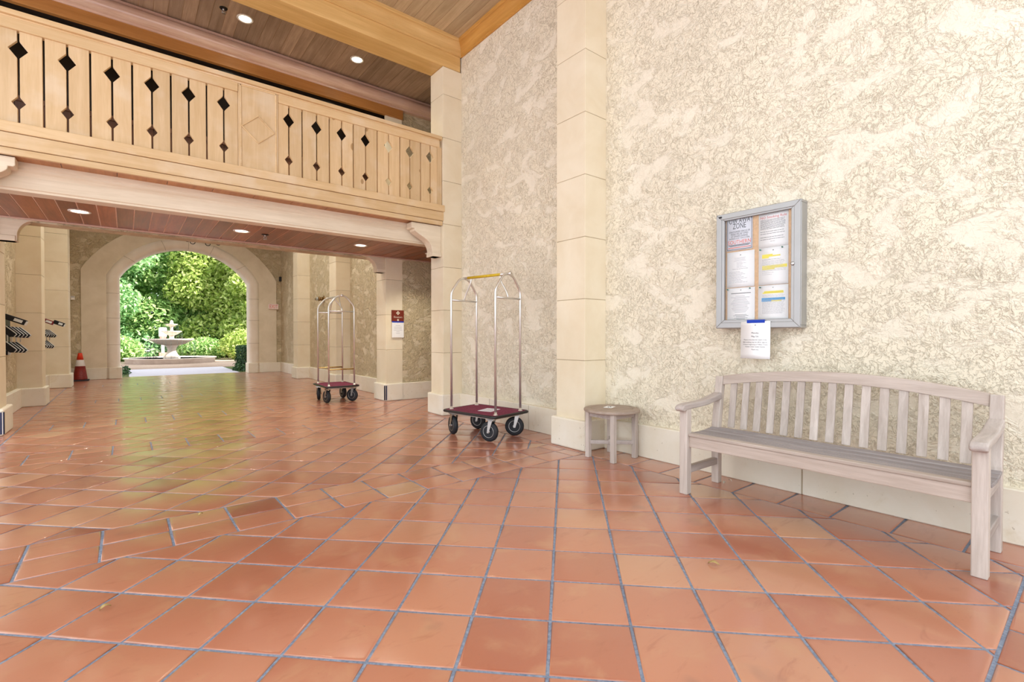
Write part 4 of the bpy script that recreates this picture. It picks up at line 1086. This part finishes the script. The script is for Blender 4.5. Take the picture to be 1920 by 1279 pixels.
# ------------------------------------------------------------------ fallen leaves
def leaf(x, y, rz, L, lab, mat='leaf_dry', grp=None):
    vs = []; N = 8
    for i in range(N + 1):
        t = i / N; w = L * 0.22 * math.sin(math.pi * t ** 0.85); z = 0.004 + 0.012 * math.sin(t * 3)
        vs += [(-L / 2 + L * t, -w, z + 0.004), (-L / 2 + L * t, 0, z), (-L / 2 + L * t, w, z + 0.005)]
    fs = []
    for i in range(N):
        for k in (0, 1): fs.append((3 * i + k, 3 * i + 3 + k, 3 * i + 4 + k, 3 * i + 1 + k))
    mb = MB(); mb.add(vs, fs, 0.5, True); o = mb.build('fallen_leaf', M[mat], fix=False)
    o.location = (x, y, 0.0); o.rotation_euler = (0, 0, rz)
    sd = o.modifiers.new('s', 'SOLIDIFY'); sd.thickness = 0.001
    return tag(o, lab, 'leaf', grp)
leaf(2.266, 1.23, R(-70), 0.052, 'dry pale leaf lying on the tiles in front of the bench')
leaf(0.358, 3.601, R(40), 0.036, 'small dry leaf on the tile band left of the photo centre')
leaf(-0.077, 2.612, R(20), 0.04, 'dry curled leaf on a tile joint at lower left')
leaf(3.583, 1.862, R(10), 0.035, 'pale scrap of leaf behind the left front leg of the bench', 'debris')
leaf(3.67, 1.86, R(80), 0.03, 'tiny pale leaf scrap by the wall behind the left bench leg', 'debris')

# ------------------------------------------------------------------ outdoors
def slab(name, boxes, mat):
    m = MB()
    for b in boxes: m.box(*b)
    return struct(m.build(name, mat))
slab('trim_70', [(-40, -40, -0.35, 40, -1.65, -0.05), (-40, -1.65, -0.35, -2.25, 60, -0.05), (6.9, -1.65, -0.35, 40, 60, -0.05), (-2.25, 16.98, -0.35, 6.9, 60, -0.05)], M['concrete'])
slab('trim_71', [(0.05, 16.98, -0.06, 2.75, 20.5, -0.002)], M['concrete'])
m = MB(); m.lathe([(4.3, -0.06), (4.3, -0.004), (0.0, -0.004)], 1.50, 24.6, 48); struct(m.build('trim_72', M['gravel']))
slab('trim_73', [(-12, 16.98, -0.06, 0.05, 20.2, -0.012), (2.75, 16.98, -0.06, 14, 20.2, -0.012), (-12, 20.2, -0.06, 14, 44, -0.02)], M['lawn'])

fo = thing('fountain', 'three tiered stone fountain in a round basin outside the arch', 'fountain', (1.50, 25.0, 0))
mb = MB(); mb.lathe([(1.46, 0.02), (1.46, 0.20), (1.50, 0.21), (1.62, 0.215), (1.64, 0.20), (1.62, 0.175), (1.57, 0.165), (1.56, -0.01), (1.46, -0.01)], n=64); mb.build('basin', M['fountain'], fo)
mb = MB(); mb.lathe([(0.0, 0.16), (1.47, 0.16)], n=64); mb.build('water', M['water'], fo)
mb = MB(); mb.lathe([(0.30, 0.10), (0.30, 0.24), (0.24, 0.30), (0.17, 0.42), (0.15, 0.55), (0.19, 0.66), (0.26, 0.72), (0.26, 0.76)], n=32); mb.build('pedestal', M['fountain'], fo)
def bowl(r, z0, z1, rim):
    return [(r * 0.28, z0), (r * 0.6, z0 + (z1 - z0) * 0.25), (r * 0.9, z0 + (z1 - z0) * 0.72), (r, z1 - rim), (r, z1), (r * 0.95, z1), (r * 0.9, z1 - rim), (r * 0.5, z1 - (z1 - z0) * 0.45), (0, z1 - (z1 - z0) * 0.5)]
mb = MB(); mb.lathe(bowl(0.80, 0.71, 1.0, 0.03), n=48); mb.build('bowl', M['fountain'], fo)
mb = MB(); mb.lathe([(0.14, 0.85), (0.10, 0.98), (0.08, 1.08), (0.12, 1.16)], n=24); mb.build('stem', M['fountain'], fo)
mb = MB(); mb.lathe(bowl(0.36, 1.15, 1.335, 0.02), n=36); mb.build('bowl', M['fountain'], fo)
mb = MB(); mb.lathe([(0.08, 1.24), (0.06, 1.36), (0.05, 1.46), (0.08, 1.53)], n=20); mb.build('stem', M['fountain'], fo)
mb = MB(); mb.lathe(bowl(0.22, 1.52, 1.63, 0.015), n=30); mb.build('bowl', M['fountain'], fo)
mb = MB(); mb.lathe([(0.07, 1.60), (0.075, 1.66), (0.05, 1.70), (0.065, 1.73), (0.03, 1.78), (0.0, 1.80)], n=18); mb.build('finial', M['fountain'], fo)
mb = MB()
for (r, z0, z1, nn) in ((0.225, 1.62, 1.33, 12), (0.365, 1.33, 1.0, 18), (0.805, 0.995, 0.165, 30)):
    for k in range(nn):
        a = 2 * math.pi * (k + random.random() * 0.6) / nn; dr = 0.02 + 0.1 * (z0 - z1) * random.random()
        mb.tube([((r + dr * t) * math.cos(a), (r + dr * t) * math.sin(a), z0 + (z1 - z0) * t * t) for t in (0, 0.25, 0.5, 0.75, 1)], 0.006, 5)
mb.build('falling_water', M['stream'], fo)
ub = thing('utility_post', 'white rounded box on a reddish based post behind the fountain', 'post', (1.33, 27.9, 0))
mb = MB(); mb.box(-0.16, -0.12, 1.06, 0.16, 0.12, 1.52); mb.build('box_body', M['post_white'], ub, bevel=0.06, seg=3)
mb = MB(); mb.box(-0.12, -0.1, 0.99, 0.12, 0.1, 1.08); mb.build('red_band', M['post_pink'], ub, bevel=0.02)
mb = MB(); mb.box(-0.06, -0.06, 0.0, 0.06, 0.06, 1.0); mb.build('post', M['post_white'], ub, bevel=0.01)
mb = MB(); mb.box(-0.15, -0.12, -0.02, 0.15, 0.12, 0.34); mb.build('base', M['post_pink'], ub, bevel=0.02)

def leafcloud(mb, blobs, count, size, rng, flat=0.0):
    tot = sum(b[3] * b[4] * b[5] for b in blobs) ** 1.0
    vs = []; 
    for (bx, by, bz, rx, ry, rz) in blobs:
        k = max(1, int(count * (rx * ry * rz) / tot))
        for _ in range(k):
            while True:
                p = (rng.uniform(-1, 1), rng.uniform(-1, 1), rng.uniform(-1, 1)); d = p[0] ** 2 + p[1] ** 2 + p[2] ** 2
                if 0.25 < d < 1: break
            c = Vector((bx + p[0] * rx, by + p[1] * ry, bz + p[2] * rz))
            if c.z < 0.03: c.z = 0.03 + rng.random() * 0.2
            nrm = Vector((rng.gauss(0, 1) + p[0], rng.gauss(0, 1) + p[1], rng.gauss(0, 0.8) + 0.7)).normalized()
            a = nrm.cross(Vector((rng.gauss(0, 1), rng.gauss(0, 1), rng.gauss(0, 1)))).normalized(); b = nrm.cross(a)
            s = size * rng.uniform(0.6, 1.35)
            o = len(mb.v)
            mb.v += [c - a * s, c + b * s * 0.45 + nrm * s * 0.12, c + a * s, c - b * s * 0.45 + nrm * s * 0.12]
            mb.f.append([o, o + 1, o + 2, o + 3]); mb.r.append(rng.random()); mb.mi.append(0); mb.sm.append(False)
def plant(name, label, cat, x, y, blobs, count, size, mat, trunks, group=None):
    rng = random.Random(hash((round(x * 10), round(y * 10))) & 0xffff)
    t = thing(name, label, cat, (x, y, -0.02), 0, group)
    mb = MB()
    for path, r in trunks:
        n = len(path); mb.tube(path, r, 7, rads=[r * (1 - 0.6 * i / max(1, n - 1)) for i in range(n)])
    mb.build('trunk' if cat == 'tree' else 'stem', M['bark'], t)
    mb = MB(); leafcloud(mb, blobs, count, size, rng)
    mb.build('foliage', M[mat], t, fix=False)
    return t
def tree(x, y, h, w, count, mat, label, size=0.115, low=0.1):
    rng = random.Random(int(abs(x * 37 + y * 91) * 10))
    blobs = []; zz = low
    for i in range(11):
        f = (i + 0.5) / 11; z = low + (h - low) * f; rr = w * (0.55 + 0.45 * math.sin(math.pi * min(1, f * 0.9 + 0.1)))
        a = rng.uniform(0, 6.28); o = rr * 0.5
        blobs.append((o * math.cos(a), o * math.sin(a) * 0.6, z, rr * 0.75, rr * 0.65, (h - low) * 0.13))
    tr = [([(0, 0, 0), (rng.uniform(-.2, .2), 0, h * 0.3), (rng.uniform(-.4, .4), 0.1, h * 0.6), (0, 0, h * 0.9)], 0.14)]
    for i in range(5):
        b = blobs[rng.randrange(2, 10)]; tr.append(([(0, 0, h * 0.2 + i * 0.3), (b[0] * 0.5, b[1] * 0.5, b[2] * 0.8), (b[0], b[1], b[2])], 0.05))
    return plant('tree', label, 'tree', x, y, blobs, int(count * 1.9), size, mat, tr, 'trees beyond the fountain')
tree(-2.9, 29.4, 8.2, 2.3, 9000, 'leaf_blue', 'bluish green tree at the far left of the view through the arch')
tree(-0.4, 30.2, 8.6, 2.4, 12000, 'leaf_blue', 'bluish green tree seen left of the fountain through the arch')
tree(2.0, 31.0, 9.0, 2.4, 12000, 'leaf_green', 'mid green tree standing directly behind the fountain')
tree(4.3, 30.0, 8.4, 2.3, 12000, 'leaf_yellow', 'yellow green tree seen right of the fountain through the arch')
tree(5.9, 28.2, 6.2, 2.0, 11000, 'leaf_yellow', 'sunlit yellow green tree at the right side of the arch view')
tree(8.4, 31.0, 8.0, 2.6, 8000, 'leaf_yellow', 'yellow green tree hidden at the far right behind the arch jamb')
tree(-5.6, 31.0, 8.5, 2.6, 6000, 'leaf_green', 'mid green tree at the far left behind the arch jamb')
tree(-1.6, 34.5, 10.5, 3.0, 7000, 'leaf_green', 'tall green tree at the back behind the bluish tree', 0.17)
tree(3.2, 35.0, 11.0, 3.2, 8000, 'leaf_blue', 'tall bluish green tree at the back behind the fountain', 0.17)
tree(8.0, 36.0, 10.5, 3.2, 6000, 'leaf_green', 'tall green tree at the back right', 0.17)
def shrub(x, y, rx, ry, h, count, mat, label, size=0.08):
    blobs = [(0, 0, h * 0.5, rx, ry, h * 0.5), (rx * 0.4, 0.0, h * 0.38, rx * 0.7, ry * 0.8, h * 0.38), (-rx * 0.4, 0.1, h * 0.4, rx * 0.7, ry * 0.8, h * 0.4)]
    tr = [([(0.1 * i - 0.15, 0, 0), (0.14 * i - 0.2, 0.0, h * 0.4), (0.2 * i - 0.3, 0, h * 0.75)], 0.02) for i in range(4)]
    return plant('shrub', label, 'shrub', x, y, blobs, count, size, mat, tr, 'shrubs around the fountain')
shrub(-0.6, 27.2, 1.2, 0.7, 1.25, 3200, 'leaf_green', 'leafy green shrub left behind the fountain')
shrub(-2.6, 26.8, 1.2, 0.8, 1.3, 2200, 'leaf_green', 'leafy green shrub farthest left behind the fountain')
shrub(4.6, 26.2, 1.2, 0.8, 1.5, 3400, 'leaf_yellow', 'sunlit yellow green shrub right of the fountain')
shrub(2.9, 27.8, 1.0, 0.7, 1.1, 2600, 'leaf_green', 'low green shrub right behind the fountain basin')
shrub(6.8, 26.4, 1.3, 0.9, 1.6, 2200, 'leaf_yellow', 'yellow green shrub hidden at the far right of the fountain')
def hedge(x, y, sx, sy, h, count, label):
    rng = random.Random(5); t = thing('hedge', label, 'hedge', (x, y, -0.01))
    mb = MB(); mb.box(-sx * 0.7, -sy * 0.7, 0, sx * 0.7, sy * 0.7, h * 0.75); mb.build('stem', M['bark'], t)
    mb = MB()
    for _ in range(count):
        f = rng.random(); p = [rng.uniform(-1, 1) * sx, rng.uniform(-1, 1) * sy, rng.random() * h]
        ax = rng.choice((0, 0, 1, 1, 2)); 
        if ax < 2: p[ax] = rng.choice((-1, 1)) * (sx, sy)[ax] * rng.uniform(0.85, 1.05)
        else: p[2] = h * rng.uniform(0.9, 1.04)
        c = Vector(p); nrm = Vector((rng.gauss(0, 1), rng.gauss(0, 1), rng.gauss(0, 1) + 0.5)).normalized(); a = nrm.orthogonal().normalized(); b = nrm.cross(a); s = rng.uniform(0.025, 0.045)
        o = len(mb.v); mb.v += [c - a * s, c + b * s * 0.6, c + a * s, c - b * s * 0.6]; mb.f.append([o, o + 1, o + 2, o + 3]); mb.r.append(rng.random()); mb.mi.append(0); mb.sm.append(False)
    mb.build('foliage', M['leaf_dark'], t, fix=False)
hedge(3.45, 18.6, 0.45, 0.8, 0.78, 5200, 'clipped dark green hedge just outside the right jamb of the arch')
def groundcover(x, y, rx, ry, count, label):
    return plant('ground_plant', label, 'plant', x, y, [(0, 0, 0.04, rx, ry, 0.12)], count, 0.05, 'leaf_dark', [([(0, 0, 0), (0.05, 0, 0.06)], 0.01)])
groundcover(2.95, 17.9, 0.28, 0.5, 500, 'low dark ground cover at the foot of the clipped hedge')
groundcover(-0.35, 18.4, 0.45, 0.9, 700, 'low dark ground cover outside the left jamb of the arch')

# ------------------------------------------------------------------ light
W = bpy.data.worlds.new('world'); bpy.context.scene.world = W; W.use_nodes = True
nt = W.node_tree; nt.nodes.clear()
wo = nt.nodes.new('ShaderNodeOutputWorld'); bg = nt.nodes.new('ShaderNodeBackground'); nt.links.new(bg.outputs[0], wo.inputs[0])
bg.inputs[0].default_value = (0.90, 0.96, 1.03, 1); bg.inputs[1].default_value = 1.9
sd_ = Vector((0.60, -0.52, 0.60)).normalized()
su = bpy.data.lights.new('sun', 'SUN'); su.energy = 11.0; su.angle = R(0.6); su.color = (1.0, 0.95, 0.84)
so = bpy.data.objects.new('sun', su); COL.objects.link(so); so.rotation_euler = (-sd_).to_track_quat('-Z', 'Y').to_euler(); so.location = (10, 20, 20)
def point(name, loc, e, col=(1, 0.9, 0.74), r=0.08):
    l = bpy.data.lights.new(name, 'POINT'); l.energy = e; l.color = col; l.shadow_soft_size = r
    o = bpy.data.objects.new(name, l); COL.objects.link(o); o.location = loc; return o
def spot(name, loc, e, col=(1, 0.9, 0.72)):
    l = bpy.data.lights.new(name, 'SPOT'); l.energy = e; l.color = col; l.spot_size = R(120); l.spot_blend = 0.6; l.shadow_soft_size = 0.06
    o = bpy.data.objects.new(name, l); COL.objects.link(o); o.location = loc; return o
for x in (-0.391, 1.18, 2.765, 3.96): spot('soffit lamp', (x, 7.10, 2.485), 50)
for x in (1.263, 2.78): spot('corridor lamp', (x, 7.26, ZC - 0.02), 100)
for x in (0.0, 2.6):  # added fill lights without fixtures, brighten the rear hall
    for y in (9.2, 10.9, 12.6):
        o = spot('rear hall fill', (x, y, ZC - 0.03), 95, (1, 0.96, 0.88)); o.data.spot_size = R(160); o.data.shadow_soft_size = 0.08

# ------------------------------------------------------------------ camera
cam = bpy.data.cameras.new('camera'); cam.sensor_width = 36; cam.lens = 903 / 1920 * 36; cam.clip_start = 0.05; cam.clip_end = 300
co = bpy.data.objects.new('camera', cam); COL.objects.link(co); co.location = (0, 0, 1.14); co.rotation_euler = (R(90 - 0.655), 0, R(-38.68))
sc = bpy.context.scene; sc.camera = co
sc.view_settings.view_transform = 'Standard'; sc.view_settings.look = 'None'; sc.view_settings.exposure = 0.42; sc.view_settings.gamma = 1.0
sc.view_settings.use_curve_mapping = False
sc.cycles.max_bounces = 10; sc.cycles.diffuse_bounces = 6; sc.cycles.transparent_max_bounces = 16
